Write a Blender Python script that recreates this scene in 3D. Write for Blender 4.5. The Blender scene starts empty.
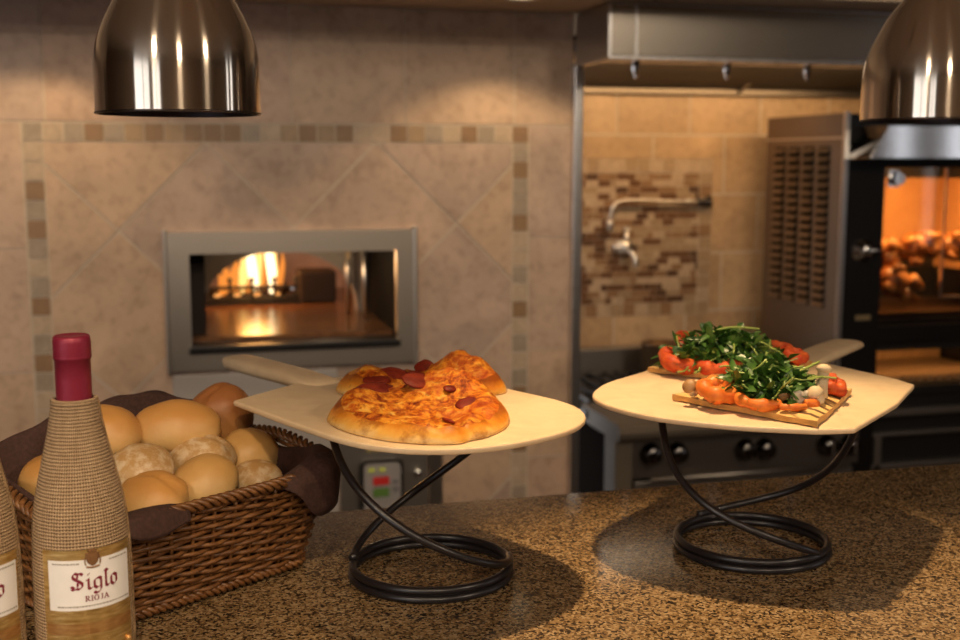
import bpy, bmesh, math, random
from mathutils import Vector, Matrix, noise
random.seed(7)
PI = math.pi
S = bpy.context.scene
COL = S.collection

# ------------------------------------------------------------------ helpers
def ri(a): return math.radians(a)

class Mat:
    """thin wrapper for building node materials"""
    def __init__(s, name):
        s.m = bpy.data.materials.new(name); s.m.use_nodes = True
        s.t = s.m.node_tree; s.b = s.t.nodes['Principled BSDF']; s.out = s.t.nodes['Material Output']
    def n(s, kind, **kw):
        k = s.t.nodes.new(kind)
        for a, v in kw.items():
            if a.startswith('i_'):
                key = a[2:].replace('_', ' ')
                k.inputs[key].default_value = v
            else: setattr(k, a, v)
        return k
    def l(s, a, b): s.t.links.new(a, b)
    def coord(s, kind='Object', scale=None):
        c = s.n('ShaderNodeTexCoord').outputs[kind]
        if scale is not None:
            mp = s.n('ShaderNodeMapping'); mp.inputs['Scale'].default_value = scale
            s.l(c, mp.inputs['Vector']); return mp.outputs['Vector']
        return c
    def noise(s, co, scale, detail=4, rough=.55, dist=0):
        k = s.n('ShaderNodeTexNoise'); k.inputs['Scale'].default_value = scale
        k.inputs['Detail'].default_value = detail; k.inputs['Roughness'].default_value = rough
        k.inputs['Distortion'].default_value = dist
        s.l(co, k.inputs['Vector']); return k.outputs['Fac']
    def ramp(s, fac, stops, interp='LINEAR'):
        k = s.n('ShaderNodeValToRGB'); e = k.color_ramp.elements; k.color_ramp.interpolation = interp
        while len(e) < len(stops): e.new(.5)
        for el, (p, c) in zip(e, stops):
            el.position = p; el.color = (*c, 1) if len(c) == 3 else c
        s.l(fac, k.inputs['Fac']); return k.outputs['Color']
    def mix(s, fac, a, b, mode='MIX'):
        k = s.n('ShaderNodeMix', data_type='RGBA', blend_type=mode)
        for sock, v in ((k.inputs[0], fac), (k.inputs[6], a), (k.inputs[7], b)):
            if isinstance(v, bpy.types.NodeSocket): s.l(v, sock)
            elif isinstance(v, (int, float)): sock.default_value = v
            else: sock.default_value = (*v, 1)
        return k.outputs[2]
    def math(s, op, a, b=None):
        k = s.n('ShaderNodeMath', operation=op)
        for sock, v in ((k.inputs[0], a), (k.inputs[1], b)):
            if v is None: continue
            if isinstance(v, bpy.types.NodeSocket): s.l(v, sock)
            else: sock.default_value = v
        return k.outputs[0]
    def color(s, c):
        if isinstance(c, bpy.types.NodeSocket): s.l(c, s.b.inputs['Base Color'])
        else: s.b.inputs['Base Color'].default_value = (*c, 1)
        return s
    def bump(s, h, strength=.3, dist=.002):
        k = s.n('ShaderNodeBump'); k.inputs['Strength'].default_value = strength
        k.inputs['Distance'].default_value = dist
        s.l(h, k.inputs['Height']); s.l(k.outputs['Normal'], s.b.inputs['Normal']); return s
    def p(s, rough=.5, metal=0, **kw):
        s.b.inputs['Roughness'].default_value = rough; s.b.inputs['Metallic'].default_value = metal
        for k, v in kw.items(): s.b.inputs[k.replace('_', ' ')].default_value = v
        return s

def plain(name, c, rough=.5, metal=0, **kw): return Mat(name).color(c).p(rough, metal, **kw).m
def emit(name, c, strength):
    m = Mat(name); m.color((0, 0, 0)).p(1)
    m.b.inputs['Emission Color'].default_value = (*c, 1); m.b.inputs['Emission Strength'].default_value = strength
    return m.m
def mottled(name, c1, c2, scale, rough=.5, metal=0, bump=0, bdist=.002, lo=.35, hi=.65, detail=5, sc=None, **kw):
    m = Mat(name); f = m.noise(m.coord('Object', sc), scale, detail)
    m.color(m.ramp(f, [(lo, c1), (hi, c2)])).p(rough, metal, **kw)
    if bump: m.bump(f, bump, bdist)
    return m.m

ORG = {}
class MB:
    def __init__(s): s.v = []; s.f = []; s.mi = []; s.uv = {}
    def add(s, vs, fs, mi=0):
        o = len(s.v); s.v += [tuple(v) for v in vs]
        for f in fs: s.f.append(tuple(i + o for i in f)); s.mi.append(mi)
        return o
    def quad(s, a, b, c, d, mi=0): s.add([a, b, c, d], [(0, 1, 2, 3)], mi); return s
    def box(s, x0, x1, y0, y1, z0, z1, mi=0):
        v = [(x, y, z) for z in (z0, z1) for y in (y0, y1) for x in (x0, x1)]
        s.add(v, [(0, 2, 3, 1), (4, 5, 7, 6), (0, 1, 5, 4), (2, 6, 7, 3), (0, 4, 6, 2), (1, 3, 7, 5)], mi); return s
    def hexa(s, b, t, mi=0):            # four bottom and four top corners
        s.add(b + t, [(3, 2, 1, 0), (4, 5, 6, 7), (0, 1, 5, 4), (1, 2, 6, 5), (2, 3, 7, 6), (3, 0, 4, 7)], mi); return s
    def tube(s, path, r, seg=10, closed=False, mi=0):
        P = [Vector(p) for p in path]; n = len(P)
        R = r if isinstance(r, (list, tuple)) else [r] * n
        T = []
        for i in range(n):
            a = P[(i - 1) % n] if (closed or i > 0) else P[i]
            b = P[(i + 1) % n] if (closed or i < n - 1) else P[i]
            T.append((b - a).normalized())
        up = Vector((0, 0, 1)) if abs(T[0].z) < .9 else Vector((1, 0, 0))
        N = T[0].cross(up).normalized(); vs = []
        for i in range(n):
            N = (N - T[i] * N.dot(T[i])).normalized(); B = T[i].cross(N)
            for k in range(seg):
                a = 2 * PI * k / seg; vs.append(P[i] + (N * math.cos(a) + B * math.sin(a)) * R[i])
        fs = []
        for i in range(n if closed else n - 1):
            j = (i + 1) % n
            for k in range(seg):
                k2 = (k + 1) % seg; fs.append((i * seg + k, j * seg + k, j * seg + k2, i * seg + k2))
        if not closed:
            fs.append(tuple(range(seg - 1, -1, -1))[::-1][::-1]); fs.append(tuple((n - 1) * seg + k for k in range(seg)))
        s.add(vs, fs, mi); return s
    def lathe(s, prof, c, seg=48, mi=0, uv=False, axis='z', a0=0, a1=2 * PI, caps=False):
        full = abs(a1 - a0 - 2 * PI) < 1e-6; m = seg if full else seg + 1
        vs = []; fs = []
        for (r, h) in prof:
            for k in range(m):
                a = a0 + (a1 - a0) * k / seg
                x, y = r * math.cos(a), r * math.sin(a)
                q = (x, y, h) if axis == 'z' else ((x, h, y) if axis == 'y' else (h, x, y))
                vs.append((c[0] + q[0], c[1] + q[1], c[2] + q[2]))
        o = len(s.f)
        for i in range(len(prof) - 1):
            for k in range(seg):
                k2 = (k + 1) % m
                fs.append((i * m + k, i * m + k2, (i + 1) * m + k2, (i + 1) * m + k))
                if uv:
                    u0 = .04 * 2 * PI * k / seg; u1 = .04 * 2 * PI * (k + 1) / seg
                    L0, L1 = prof[i][1], prof[i + 1][1]
                    s.uv[o + len(fs) - 1] = [(u0, L0), (u1, L0), (u1, L1), (u0, L1)]
        if caps and full:
            fs.append(tuple(range(m))[::-1]); fs.append(tuple((len(prof) - 1) * m + k for k in range(m)))
        s.add(vs, fs, mi); return s
    def prism(s, pts, z0, z1, mi=0):      # outline in XY, extruded in Z
        n = len(pts)
        s.add([(x, y, z0) for x, y in pts] + [(x, y, z1) for x, y in pts],
              [tuple(range(n))[::-1], tuple(range(n, 2 * n))] + [(i, (i + 1) % n, n + (i + 1) % n, n + i) for i in range(n)], mi); return s
    def blob(s, c, r, rot=None, seg=20, ring=12, fn=None, mi=0):
        vs = []; fs = []; M = rot or Matrix.Identity(3); C = Vector(c)
        for i in range(ring + 1):
            th = PI * i / ring
            for k in range(seg):
                ph = 2 * PI * k / seg
                d = Vector((math.sin(th) * math.cos(ph), math.sin(th) * math.sin(ph), math.cos(th)))
                q = Vector((d.x * r[0], d.y * r[1], d.z * r[2])) * (fn(d) if fn else 1)
                vs.append(C + M @ q)
        for i in range(ring):
            for k in range(seg):
                k2 = (k + 1) % seg
                fs.append((i * seg + k, (i + 1) * seg + k, (i + 1) * seg + k2, i * seg + k2))
        s.add(vs, fs, mi); return s
    def build(s, name, mat, parent=None, smooth=False, bevel=0, bseg=2, solid=0, sub=0, weld=False, auto=None):
        org = ORG.get(parent.name, Vector((0, 0, 0))) if parent else Vector((0, 0, 0))
        me = bpy.data.meshes.new(name)
        me.from_pydata([(v[0] - org.x, v[1] - org.y, v[2] - org.z) for v in s.v], [], s.f)
        ms = mat if isinstance(mat, (list, tuple)) else [mat]
        for m in ms: me.materials.append(m)
        if len(ms) > 1: me.polygons.foreach_set('material_index', s.mi)
        if s.uv:
            ul = me.uv_layers.new(name='UVMap')
            for fi, uvs in s.uv.items():
                p = me.polygons[fi]
                for li, uvc in zip(p.loop_indices, uvs): ul.data[li].uv = uvc
        if smooth or auto is not None:
            me.polygons.foreach_set('use_smooth', [True] * len(me.polygons))
        me.validate(); me.update()
        bm = bmesh.new(); bm.from_mesh(me)
        if weld: bmesh.ops.remove_doubles(bm, verts=bm.verts, dist=1e-5)
        if not s.uv: bmesh.ops.recalc_face_normals(bm, faces=bm.faces)
        bm.to_mesh(me); bm.free()
        if auto is not None: me.set_sharp_from_angle(angle=ri(auto))
        o = bpy.data.objects.new(name, me); COL.objects.link(o)
        if parent: o.parent = parent
        ORG[o.name] = org
        if bevel:
            b = o.modifiers.new('bevel', 'BEVEL'); b.width = bevel; b.segments = bseg; b.limit_method = 'ANGLE'
        if solid:
            b = o.modifiers.new('solid', 'SOLIDIFY'); b.thickness = solid; b.offset = 0
        if sub:
            b = o.modifiers.new('sub', 'SUBSURF'); b.levels = sub; b.render_levels = sub
        return o

def tag(o, label=None, cat=None, group=None, kind=None):
    for k, v in (('label', label), ('category', cat), ('group', group), ('kind', kind)):
        if v: o[k] = v
    return o
def thing(name, label, cat, loc, group=None):
    o = bpy.data.objects.new(name, None); COL.objects.link(o); o.location = loc
    o.empty_display_size = .02; ORG[o.name] = Vector(loc)
    return tag(o, label, cat, group)
def struct(o): o['kind'] = 'structure'; return o

def spline(pts, n, closed=True):
    """Catmull-Rom through pts"""
    out = []; N = len(pts); P = [Vector(p) for p in pts]
    rng = N if closed else N - 1
    for i in range(rng):
        if closed: a, b, c, d = (P[(i + k - 1) % N] for k in range(4))
        else: a, b, c, d = P[max(i - 1, 0)], P[i], P[i + 1], P[min(i + 2, N - 1)]
        for k in range(n):
            t = k / n
            out.append(.5 * ((2 * b) + (c - a) * t + (2 * a - 5 * b + 4 * c - d) * t * t + (3 * b - a - 3 * c + d) * t ** 3))
    if not closed: out.append(P[-1])
    return out
def hull(pts):
    pts = sorted(set(pts)); 
    def half(ps):
        h = []
        for p in ps:
            while len(h) >= 2 and (h[-1][0]-h[-2][0])*(p[1]-h[-2][1])-(h[-1][1]-h[-2][1])*(p[0]-h[-2][0]) <= 0: h.pop()
            h.append(p)
        return h[:-1]
    return half(pts) + half(pts[::-1])
def clip(poly, x0, x1, z0, z1):
    for ax, lim, sg in ((0, x0, 1), (0, x1, -1), (1, z0, 1), (1, z1, -1)):
        out = []
        for i in range(len(poly)):
            a, b = poly[i - 1], poly[i]; da, db = sg * (a[ax] - lim), sg * (b[ax] - lim)
            if da * db < 0:
                t = da / (da - db); out.append((a[0] + t * (b[0] - a[0]), a[1] + t * (b[1] - a[1])))
            if db >= 0: out.append(b)
        poly = out
        if len(poly) < 3: return []
    return poly

# ------------------------------------------------------------------ materials
def brushed(name, c, rough, sc=(4, 4, 400), aniso=0):
    m = Mat(name); f = m.noise(m.coord('Object', sc), 6, 3)
    m.color(c).p(rough, 1)
    r = m.n('ShaderNodeMapRange'); r.inputs['To Min'].default_value = rough * .75; r.inputs['To Max'].default_value = rough * 1.3
    m.l(f, r.inputs['Value']); m.l(r.outputs['Result'], m.b.inputs['Roughness'])
    return m.m
steel = brushed('stainless_steel', (.56, .54, .52), .3)
frame_steel = brushed('frame_steel', (.70, .64, .57), .34, (300, 4, 4))
steel_dark = brushed('dull_steel', (.38, .35, .32), .42)
steel_pale = brushed('bright_steel', (.72, .72, .74), .28)
chrome = plain('chrome', (.75, .75, .76), .1, 1)
black = plain('black_enamel', (.012, .011, .011), .35)
gap_shade = plain('gap_shade_black', (.010, .008, .007), 1, Specular_IOR_Level=0)  # flat black painted in for the shade of gaps and slots
iron = Mat('black_wrought_iron').color((.012, .010, .012)).p(.33, 0, Specular_IOR_Level=.6).m

def tile_mat(name, c, var=.22, scale=5, rough=.42):
    m = Mat(name); co = m.coord('Object')
    f = m.noise(co, scale, 6, .6, .6); g = m.noise(co, scale * 6, 4, .6)
    d = tuple(max(0, x * (1 - var)) for x in c); e = tuple(min(1, x * (1 + var)) for x in c)
    c1 = m.ramp(f, [(.3, d), (.7, e)])
    c2 = m.ramp(g, [(.36, (.78, .75, .72)), (.5, (.97, .96, .95)), (.64, (1, 1, 1))])
    vein = m.ramp(m.noise(co, scale * .9, 8, .72, 1.6), [(.47, (0, 0, 0)), (.5, (1, 1, 1)), (.53, (0, 0, 0))])
    cc = m.mix(m.math('MULTIPLY', vein, .22), m.mix(.8, c1, c2, 'MULTIPLY'), e)
    m.color(cc).p(rough).bump(g, .12, .003)
    return m.m
grout = mottled('tile_grout', (.55, .46, .365), (.61, .515, .42), 60, .85)
trav = [tile_mat('travertine_%s' % n, c) for n, c in (('sand', (.53, .385, .295)), ('rose', (.51, .355, .265)), ('grey', (.48, .355, .285)), ('honey', (.54, .385, .275)))]
mos = [tile_mat('mosaic_%s' % n, c, .15, 30) for n, c in (('brown', (.29, .18, .10)), ('grey', (.36, .29, .225)), ('tan', (.39, .27, .165)), ('beige', (.50, .385, .28)), ('umber', (.27, .17, .098)))]
alc = [tile_mat('ochre_tile_%s' % n, c) for n, c in (('plain', (.50, .34, .20)), ('deep', (.46, .31, .18)), ('pale', (.53, .37, .225)))]
bar = [tile_mat('bar_tile_%s' % n, c, .12, 30, .3) for n, c in (('cream', (.48, .36, .25)), ('tan', (.29, .175, .095)), ('brown', (.16, .080, .040)), ('dark', (.11, .058, .032)), ('sand', (.38, .27, .17)))]
paint = mottled('warm_painted_plaster', (.42, .34, .26), (.45, .37, .29), 3, .7)
soffit_m = mottled('soffit_paint', (.58, .45, .33), (.62, .49, .36), 3, .6)
floor_m = mottled('floor_tile', (.12, .08, .06), (.17, .12, .09), 4, .5)

def granite_mat():
    m = Mat('speckled_granite'); co = m.coord('Object')
    v = m.n('ShaderNodeTexVoronoi'); v.inputs['Scale'].default_value = 400; v.inputs['Randomness'].default_value = 1; m.l(co, v.inputs['Vector'])
    sx = m.n('ShaderNodeSeparateColor'); m.l(v.outputs['Color'], sx.inputs[0])
    big = m.noise(co, 60, 5, .65)
    f = m.math('ADD', sx.outputs[0], m.math('MULTIPLY', m.math('SUBTRACT', big, .5), .8))
    c = m.ramp(f, [(0, (.010, .008, .007)), (.14, (.030, .020, .012)), (.27, (.10, .058, .026)), (.46, (.175, .105, .046)), (.72, (.25, .158, .075)), (.94, (.34, .24, .135))])
    m.color(c).p(.10, 0, Specular_IOR_Level=.62)
    return m.m
granite = granite_mat()

def wood_mat(name, c1, c2, sc):
    m = Mat(name); co = m.coord('Object', sc)
    f = m.noise(co, 9, 5, .6, .8)
    m.color(m.ramp(f, [(.3, c1), (.7, c2)])).p(.42).bump(f, .06, .001)
    return m.m
maple = wood_mat('pale_maple', (.66, .48, .29), (.76, .58, .37), (3, 3, 3))

def burlap_mat():
    m = Mat('burlap_weave'); uv = m.coord('UV')
    sep = m.n('ShaderNodeSeparateXYZ'); m.l(uv, sep.inputs[0])
    wob = m.noise(m.coord('Object'), 120, 3)
    wv = m.math('MULTIPLY', wob, .0009)
    u = m.math('SINE', m.math('MULTIPLY', m.math('ADD', sep.outputs[0], wv), PI / (.04 * 2 * PI / 92)))
    v = m.math('SINE', m.math('MULTIPLY', m.math('ADD', sep.outputs[1], wv), PI / .0027))
    h = m.math('MAXIMUM', m.math('ABSOLUTE', u), m.math('ABSOLUTE', v))
    hh = m.math('MULTIPLY', m.math('ABSOLUTE', u), m.math('ABSOLUTE', v))
    big = m.noise(m.coord('Object', (1, 1, .3)), 260, 3)
    c = m.ramp(h, [(.3, (.12, .07, .036)), (.72, (.40, .27, .155)), (1, (.56, .40, .25))])
    c = m.mix(.55, c, m.ramp(big, [(.3, (.62, .58, .52)), (.7, (1, 1, 1))]), 'MULTIPLY')
    m.color(c).p(.9, 0, Specular_IOR_Level=.1).bump(m.math('ADD', h, hh), .8, .0012)
    return m.m
burlap = burlap_mat()
foil = Mat('wine_red_foil').color((.24, .018, .045)).p(.42, .3).m
label_white = mottled('label_paper', (.80, .78, .76), (.84, .82, .80), 50, .5)
label_red = plain('dark_red_print', (.20, .012, .03), .5)
label_grey = plain('grey_print', (.28, .24, .2), .5)
def gold_mat():
    m = Mat('gold_foil'); co = m.coord('Object')
    f = m.noise(m.coord('Object', (1, 1, 7)), 60, 4)
    m.color(m.ramp(f, [(.3, (.42, .24, .06)), (.7, (.72, .50, .20))])).p(.36, .7).bump(f, .25, .002); return m.m
gold = gold_mat()
copper = mottled('copper_foil', (.46, .22, .07), (.62, .36, .13), 90, .36, .7, sc=(1, 1, 4))
cloth = mottled('brown_napkin', (.040, .016, .012), (.065, .028, .021), 250, .85, bump=.3, bdist=.0006)
def wicker_mat():
    m = Mat('wicker_cane'); f = m.noise(m.coord('Object', (1, 1, 3)), 90, 4)
    m.color(m.ramp(f, [(.3, (.085, .032, .009)), (.52, (.17, .07, .021)), (.75, (.27, .125, .042))])).p(.42).bump(f, .15, .001); return m.m
wicker = wicker_mat()
def bread_mat(name, top, side, flour=0):
    m = Mat(name); gen = m.n('ShaderNodeTexCoord').outputs['Generated']; co = m.coord('Object')
    sep = m.n('ShaderNodeSeparateXYZ'); m.l(gen, sep.inputs[0])
    nz = m.noise(co, 30, 5, .6)
    f = m.math('ADD', sep.outputs[2], m.math('MULTIPLY', m.math('SUBTRACT', nz, .5), .55))
    c = m.ramp(f, [(.32, side), (.8, top)])
    if flour:
        fl = m.ramp(m.noise(co, 75, 5, .7), [(.45, (0, 0, 0)), (.62, (flour, flour, flour))])
        c = m.mix(m.math('MULTIPLY', fl, 1.0), c, (.74, .62, .44))
    m.color(c).p(.5).bump(m.noise(co, 60, 5, .65), .2, .004); return m.m
bread_gold = bread_mat('golden_bread_crust', (.52, .25, .065), (.60, .38, .15))
bread_brown = bread_mat('brown_bread_crust', (.30, .11, .03), (.42, .21, .07))
bread_flour = bread_mat('floury_bread_crust', (.44, .25, .09), (.50, .33, .15), .55)
bread_pale = bread_mat('pale_bread_crust', (.52, .29, .09), (.60, .40, .17))

# ------------------------------------------------------------------ the room
WY, AY = 3.408, 4.338                 # face of the oven wall, face of the cooking alcove
FL, SOF, CE = -.2, 1.872, 2.75
struct(MB().box(-4.1, 5.1, -4.1, 4.6, FL - .1, FL).build('floor', floor_m))
struct(MB().box(-4.1, 5.1, -4.1, 4.6, CE, CE + .1).build('ceiling', mottled('ceiling_paint', (.66, .59, .50), (.70, .63, .54), 3, .8)))
wallpaint = mottled('dark_dining_paint', (.10, .07, .05), (.13, .09, .065), 3, .6)
w = MB().box(-4.1, -3.8, -4.2, -4.1, FL, CE).box(-2.4, 5.1, -4.2, -4.1, FL, CE).box(-3.8, -2.4, -4.2, -4.1, FL, .75).box(-3.8, -2.4, -4.2, -4.1, 2.25, CE)
struct(w.build('wall_front', wallpaint))
win = MB().box(-3.8, -2.4, -4.17, -4.1, .75, .8).box(-3.8, -2.4, -4.17, -4.1, 2.2, 2.25)
for x in (-3.8, -3.12, -2.45): win.box(x, x + .05, -4.17, -4.1, .75, 2.25)
struct(win.build('window_4', plain('window_frame_dark', (.2, .17, .14), .5), bevel=.004))
w = MB()
w.box(5.0, 5.1, -4.1, -.50, FL, CE).box(5.0, 5.1, -.24, .12, FL, CE).box(5.0, 5.1, .38, 4.6, FL, CE)
for y in (-.50, .12): w.box(5.0, 5.1, y, y + .26, FL, .8).box(5.0, 5.1, y, y + .26, 2.3, CE)
struct(w.build('wall_right', wallpaint))
for i, y in ((2, -.50), (3, .12)):
    win = MB().box(5.0, 5.07, y, y + .26, .8, .85).box(5.0, 5.07, y, y + .26, 2.25, 2.3)
    struct(win.build('window_%d' % i, plain('window_frame_brown', (.2, .17, .14), .5), bevel=.004))
# left wall with a wide window behind and to the left of the camera
w = MB()
w.box(-4.1, -4.0, -4.1, -3.7, FL, CE).box(-4.1, -4.0, -.9, 4.6, FL, CE)
w.box(-4.1, -4.0, -3.7, -.9, FL, .7).box(-4.1, -4.0, -3.7, -.9, 2.3, CE)
struct(w.build('wall_left', wallpaint))
win = MB()
for y in (-3.7, -2.35, -.95): win.box(-4.07, -4.0, y, y + .06, .7, 2.3)
win.box(-4.07, -4.0, -3.7, -.9, .7, .76).box(-4.07, -4.0, -3.7, -.9, 2.24, 2.3)
struct(win.build('window_1', plain('window_frame_paint', (.2, .17, .14), .5), bevel=.004))

# oven wall: masonry, grout bed and tiles
OX0, OX1, OZ0, OZ1 = .015, .645, .865, 1.178       # opening
w = MB(); XL, XR = -4.0, 1.19
def wallbox(x0, x1, z0, z1): w.box(x0, x1, WY, WY + .28, z0, z1, 0)
wallbox(XL, OX0, FL, CE); wallbox(OX1, XR, FL, CE); wallbox(OX0, OX1, FL, OZ0); wallbox(OX0, OX1, OZ1, CE)
ty = WY - .0025
def tile(poly, mi):
    if len(poly) >= 3: w.add([(x, ty, z) for x, z in poly], [tuple(range(len(poly)))], mi)
def rect(x0, x1, z0, z1, mi, g=.002): tile([(x0 + g, z0 + g), (x1 - g, z0 + g), (x1 - g, z1 - g), (x0 + g, z1 - g)], mi)
rt = random.Random(3)
tm = lambda: 1 + rt.randrange(4)
for k in range(-9, 4):
    x0 = -.007 + .336 * k; rect(x0, min(x0 + .336, XR), 1.5365, 1.873, tm())
for k in range(-9, 0):                               # left field
    x1 = -.407 + .34 * (k + 1)
    for z0, z1 in ((1.187, 1.5345), (.838, 1.187), (.49, .838), (.14, .49), (FL, .14)): rect(x1 - .34, x1, z0, z1, tm())
for z0, z1 in ((1.192, 1.5345), (.842, 1.192), (.495, .842), (.145, .495), (FL, .145)): rect(1.048, XR, z0, z1, tm())
seq = [6, 8, 6, 5, 6, 7, 5, 7, 5, 5, 5, 6, 8, 7, 5, 7, 5, 8, 8, 5, 7, 6, 8, 5, 6, 8, 5]
for k in range(27):
    x0 = -.405 + .0538 * k; rect(x0, x0 + .0538, 1.4815, 1.5345, seq[k])
lc = [8, 8, 5, 6, 5, 6, 8, 6, 5, 8, 6, 5, 6]; rc = [6, 5, 6, 6, 5, 8, 8, 6, 8, 5, 8, 6, 8]
for k in range(31):
    z1 = 1.4815 - .0538 * k
    rect(-.405, -.352, z1 - .0538, z1, lc[k % 13]); rect(.996, 1.047, z1 - .0538, z1, rc[k % 13])
fx0, fx1, fz0, fz1 = -.350, .994, FL, 1.4795
holes = [(fx0, OX0 - .0, fz0, fz1), (OX1, fx1, fz0, fz1), (OX0, OX1, fz0, OZ0), (OX0, OX1, OZ1, fz1)]
for i in range(-6, 5):
    for j in range(-4, 8):
        a0 = .069 + .488 * i; a1 = a0 + .488; b0 = .575 + .495 * j; b1 = b0 + .495; g = .0045
        a0 += g; a1 -= g; b0 += g; b1 -= g
        P = [((a + b) / 2, (b - a) / 2) for a, b in ((a0, b0), (a1, b0), (a1, b1), (a0, b1))]
        mi = tm()
        for h in holes: tile(clip(P, *h), mi)
struct(w.build('wall_back', [grout] + trav + mos))

# alcove back wall with brick-bond tiles and a bar mosaic panel
w = MB(); w.box(1.19, 5.0, AY, AY + .2, FL, CE, 0); ty = AY - .0025
ra = random.Random(11)
MX0, MX1, MZ0, MZ1 = 1.30, 2.118, .800, 1.437
row = 0; z = 1.77
while z > FL:
    z0 = z - .239
    off = 1.699 if row % 2 == 0 else 1.855
    for k in range(-3, 12):
        x0 = off + .3135 * k; x1 = x0 + .3135
        x0 = max(x0, 1.19); x1 = min(x1, 5.0)
        if x1 - x0 < .01: continue
        P = [(x0 + .0042, z0 + .0042), (x1 - .0042, z0 + .0042), (x1 - .0042, z - .0042), (x0 + .0042, z - .0042)]
        mi = 1 + ra.randrange(3)
        for h in ((1.19, MX0, FL, CE), (MX1, 5, FL, CE), (MX0, MX1, FL, MZ0), (MX0, MX1, MZ1, CE)): tile(clip(P, *h), mi)
    z = z0; row += 1
n = 15
for k in range(n):
    x0 = MX0 + .0545 * k
    rect(x0, x0 + .0545, MZ1 - .0535, MZ1, 4 + ra.choice((0, 4, 4, 1, 0)), .0015); rect(x0, x0 + .0545, MZ0, MZ0 + .0535, 4 + ra.choice((0, 4, 4, 1)), .0015)
for k in range(10):
    z0 = MZ0 + .0535 + .053 * k; rect(MX1 - .0545, MX1, z0, z0 + .053, 4 + ra.choice((0, 4, 4, 1, 4)), .0015)
z = MZ0 + .0535
while z < MZ1 - .0545:
    x = MX0 - ra.random() * .03; zh = .0262
    while x < MX1 - .056:
        wd = ra.choice((.027, .052, .052, .052, .08)); x1 = min(x + wd, MX1 - .0555)
        if x1 - x > .004: rect(max(x, MX0), x1, z, min(z + zh, MZ1 - .0545), 4 + ra.choice((0, 0, 1, 1, 1, 2, 2, 3, 4, 4)), .001)
        x += wd
    z += zh
struct(w.build('wall_alcove', [grout] + alc + bar))
# the soffit over the oven wall and the steel corner guard
struct(MB().box(-4.0, 5.0, 2.92, WY, SOF, CE).build('trim_2', soffit_m))
struct(MB().box(1.184, 1.214, WY - .03, WY + .28, FL, 1.72).build('trim_1', steel_pale, bevel=.004))

# ------------------------------------------------------------------ hearth oven set in the wall
ov = thing('hearth_oven', 'wall oven with brushed steel frame and a fire burning inside', 'oven', (.33, WY, .83))
FX0, FX1, FZ0, FZ1 = -.036, .684, .826, 1.227
IX0, IX1, IZ0, IZ1 = .028, .629, .892, 1.164
f = MB()
y0, y1 = WY - .03, WY + .01
f.box(FX0, FX1, y0, y1, IZ1, FZ1).box(FX0, FX1, y0, y1, FZ0, IZ0).box(FX0, IX0, y0, y1, IZ0, IZ1).box(IX1, FX1, y0, y1, IZ0, IZ1)
f.build('frame', frame_steel, ov)
e = .008
for q in ((FX0 - e, FX0 + .004, FZ0 - e, FZ1 + e), (FX1 - .004, FX1 + e, FZ0 - e, FZ1 + e)): MB().box(q[0], q[1], y0 - .006, y1, q[2], q[3]).build('frame_trim', frame_steel, ov, bevel=.003)
f = MB()                                             # dark steel reveal
f.box(OX0 - .004, IX0, WY, WY + .52, OZ0, OZ1).box(IX1, OX1 + .02, WY, WY + .52, OZ0, OZ1 + .02).box(OX0, OX1, WY, WY + .52, IZ1 + .004, OZ1 + .02)
f.build('reveal', plain('reveal_black', (.008, .006, .005), .9, Specular_IOR_Level=.1), ov)
MB().box(IX0 - .008, IX1 + .008, WY - .042, WY + .06, IZ0 - .016, IZ0 + .006).build('sill', black, ov, bevel=.003)
hearth = Mat('hearth_stone'); hf = hearth.noise(hearth.coord('Object'), 35, 4)
hearth.color(hearth.ramp(hf, [(.3, (.10, .045, .02)), (.7, (.22, .10, .04))])).p(.22, Specular_IOR_Level=.35).bump(hf, .1, .003)
MB().box(-.1, .8, WY + .05, WY + 1.3, OZ0 - .03, .912).build('hearth_slab', hearth.m, ov)
MB().box(IX0, IX0 + .045, WY + .1, WY + .12, .9, IZ1).build('inner_post', plain('dark_brown_post', (.02, .010, .006), .7), ov)
for xx, yy, rr in ((.548, .44, .008), (.585, .3, .009)): MB().tube([(xx, WY + yy, .915), (xx, WY + yy, IZ1 + .003)], rr).build('door_rail', frame_steel, ov, smooth=True)
# arched mouth plate
APY = WY + .52; ax, aw, az0 = .332, .262, .912; ah = .215
plate = MB(); N = 32
arc = [(ax + aw * math.cos(PI * (1 - k / N)), az0 + ah * (math.sin(PI * k / N)) ** .9) for k in range(N + 1)]
for k in range(N):
    (xa, za), (xb, zb) = arc[k], arc[k + 1]; T = 1.25
    plate.hexa([(xa, APY, za), (xb, APY, zb), (xb, APY + .08, zb), (xa, APY + .08, za)], [(xa, APY, T), (xb, APY, T), (xb, APY + .08, T), (xa, APY + .08, T)])
plate.box(-.1, ax - aw, APY, APY + .08, az0, 1.25).box(ax + aw, .8, APY, APY + .08, az0, 1.25)
stone = mottled('arch_plaster', (.34, .30, .25), (.42, .37, .31), 12, .7)
plate.build('arch_plate', stone, ov, weld=True)
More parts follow.
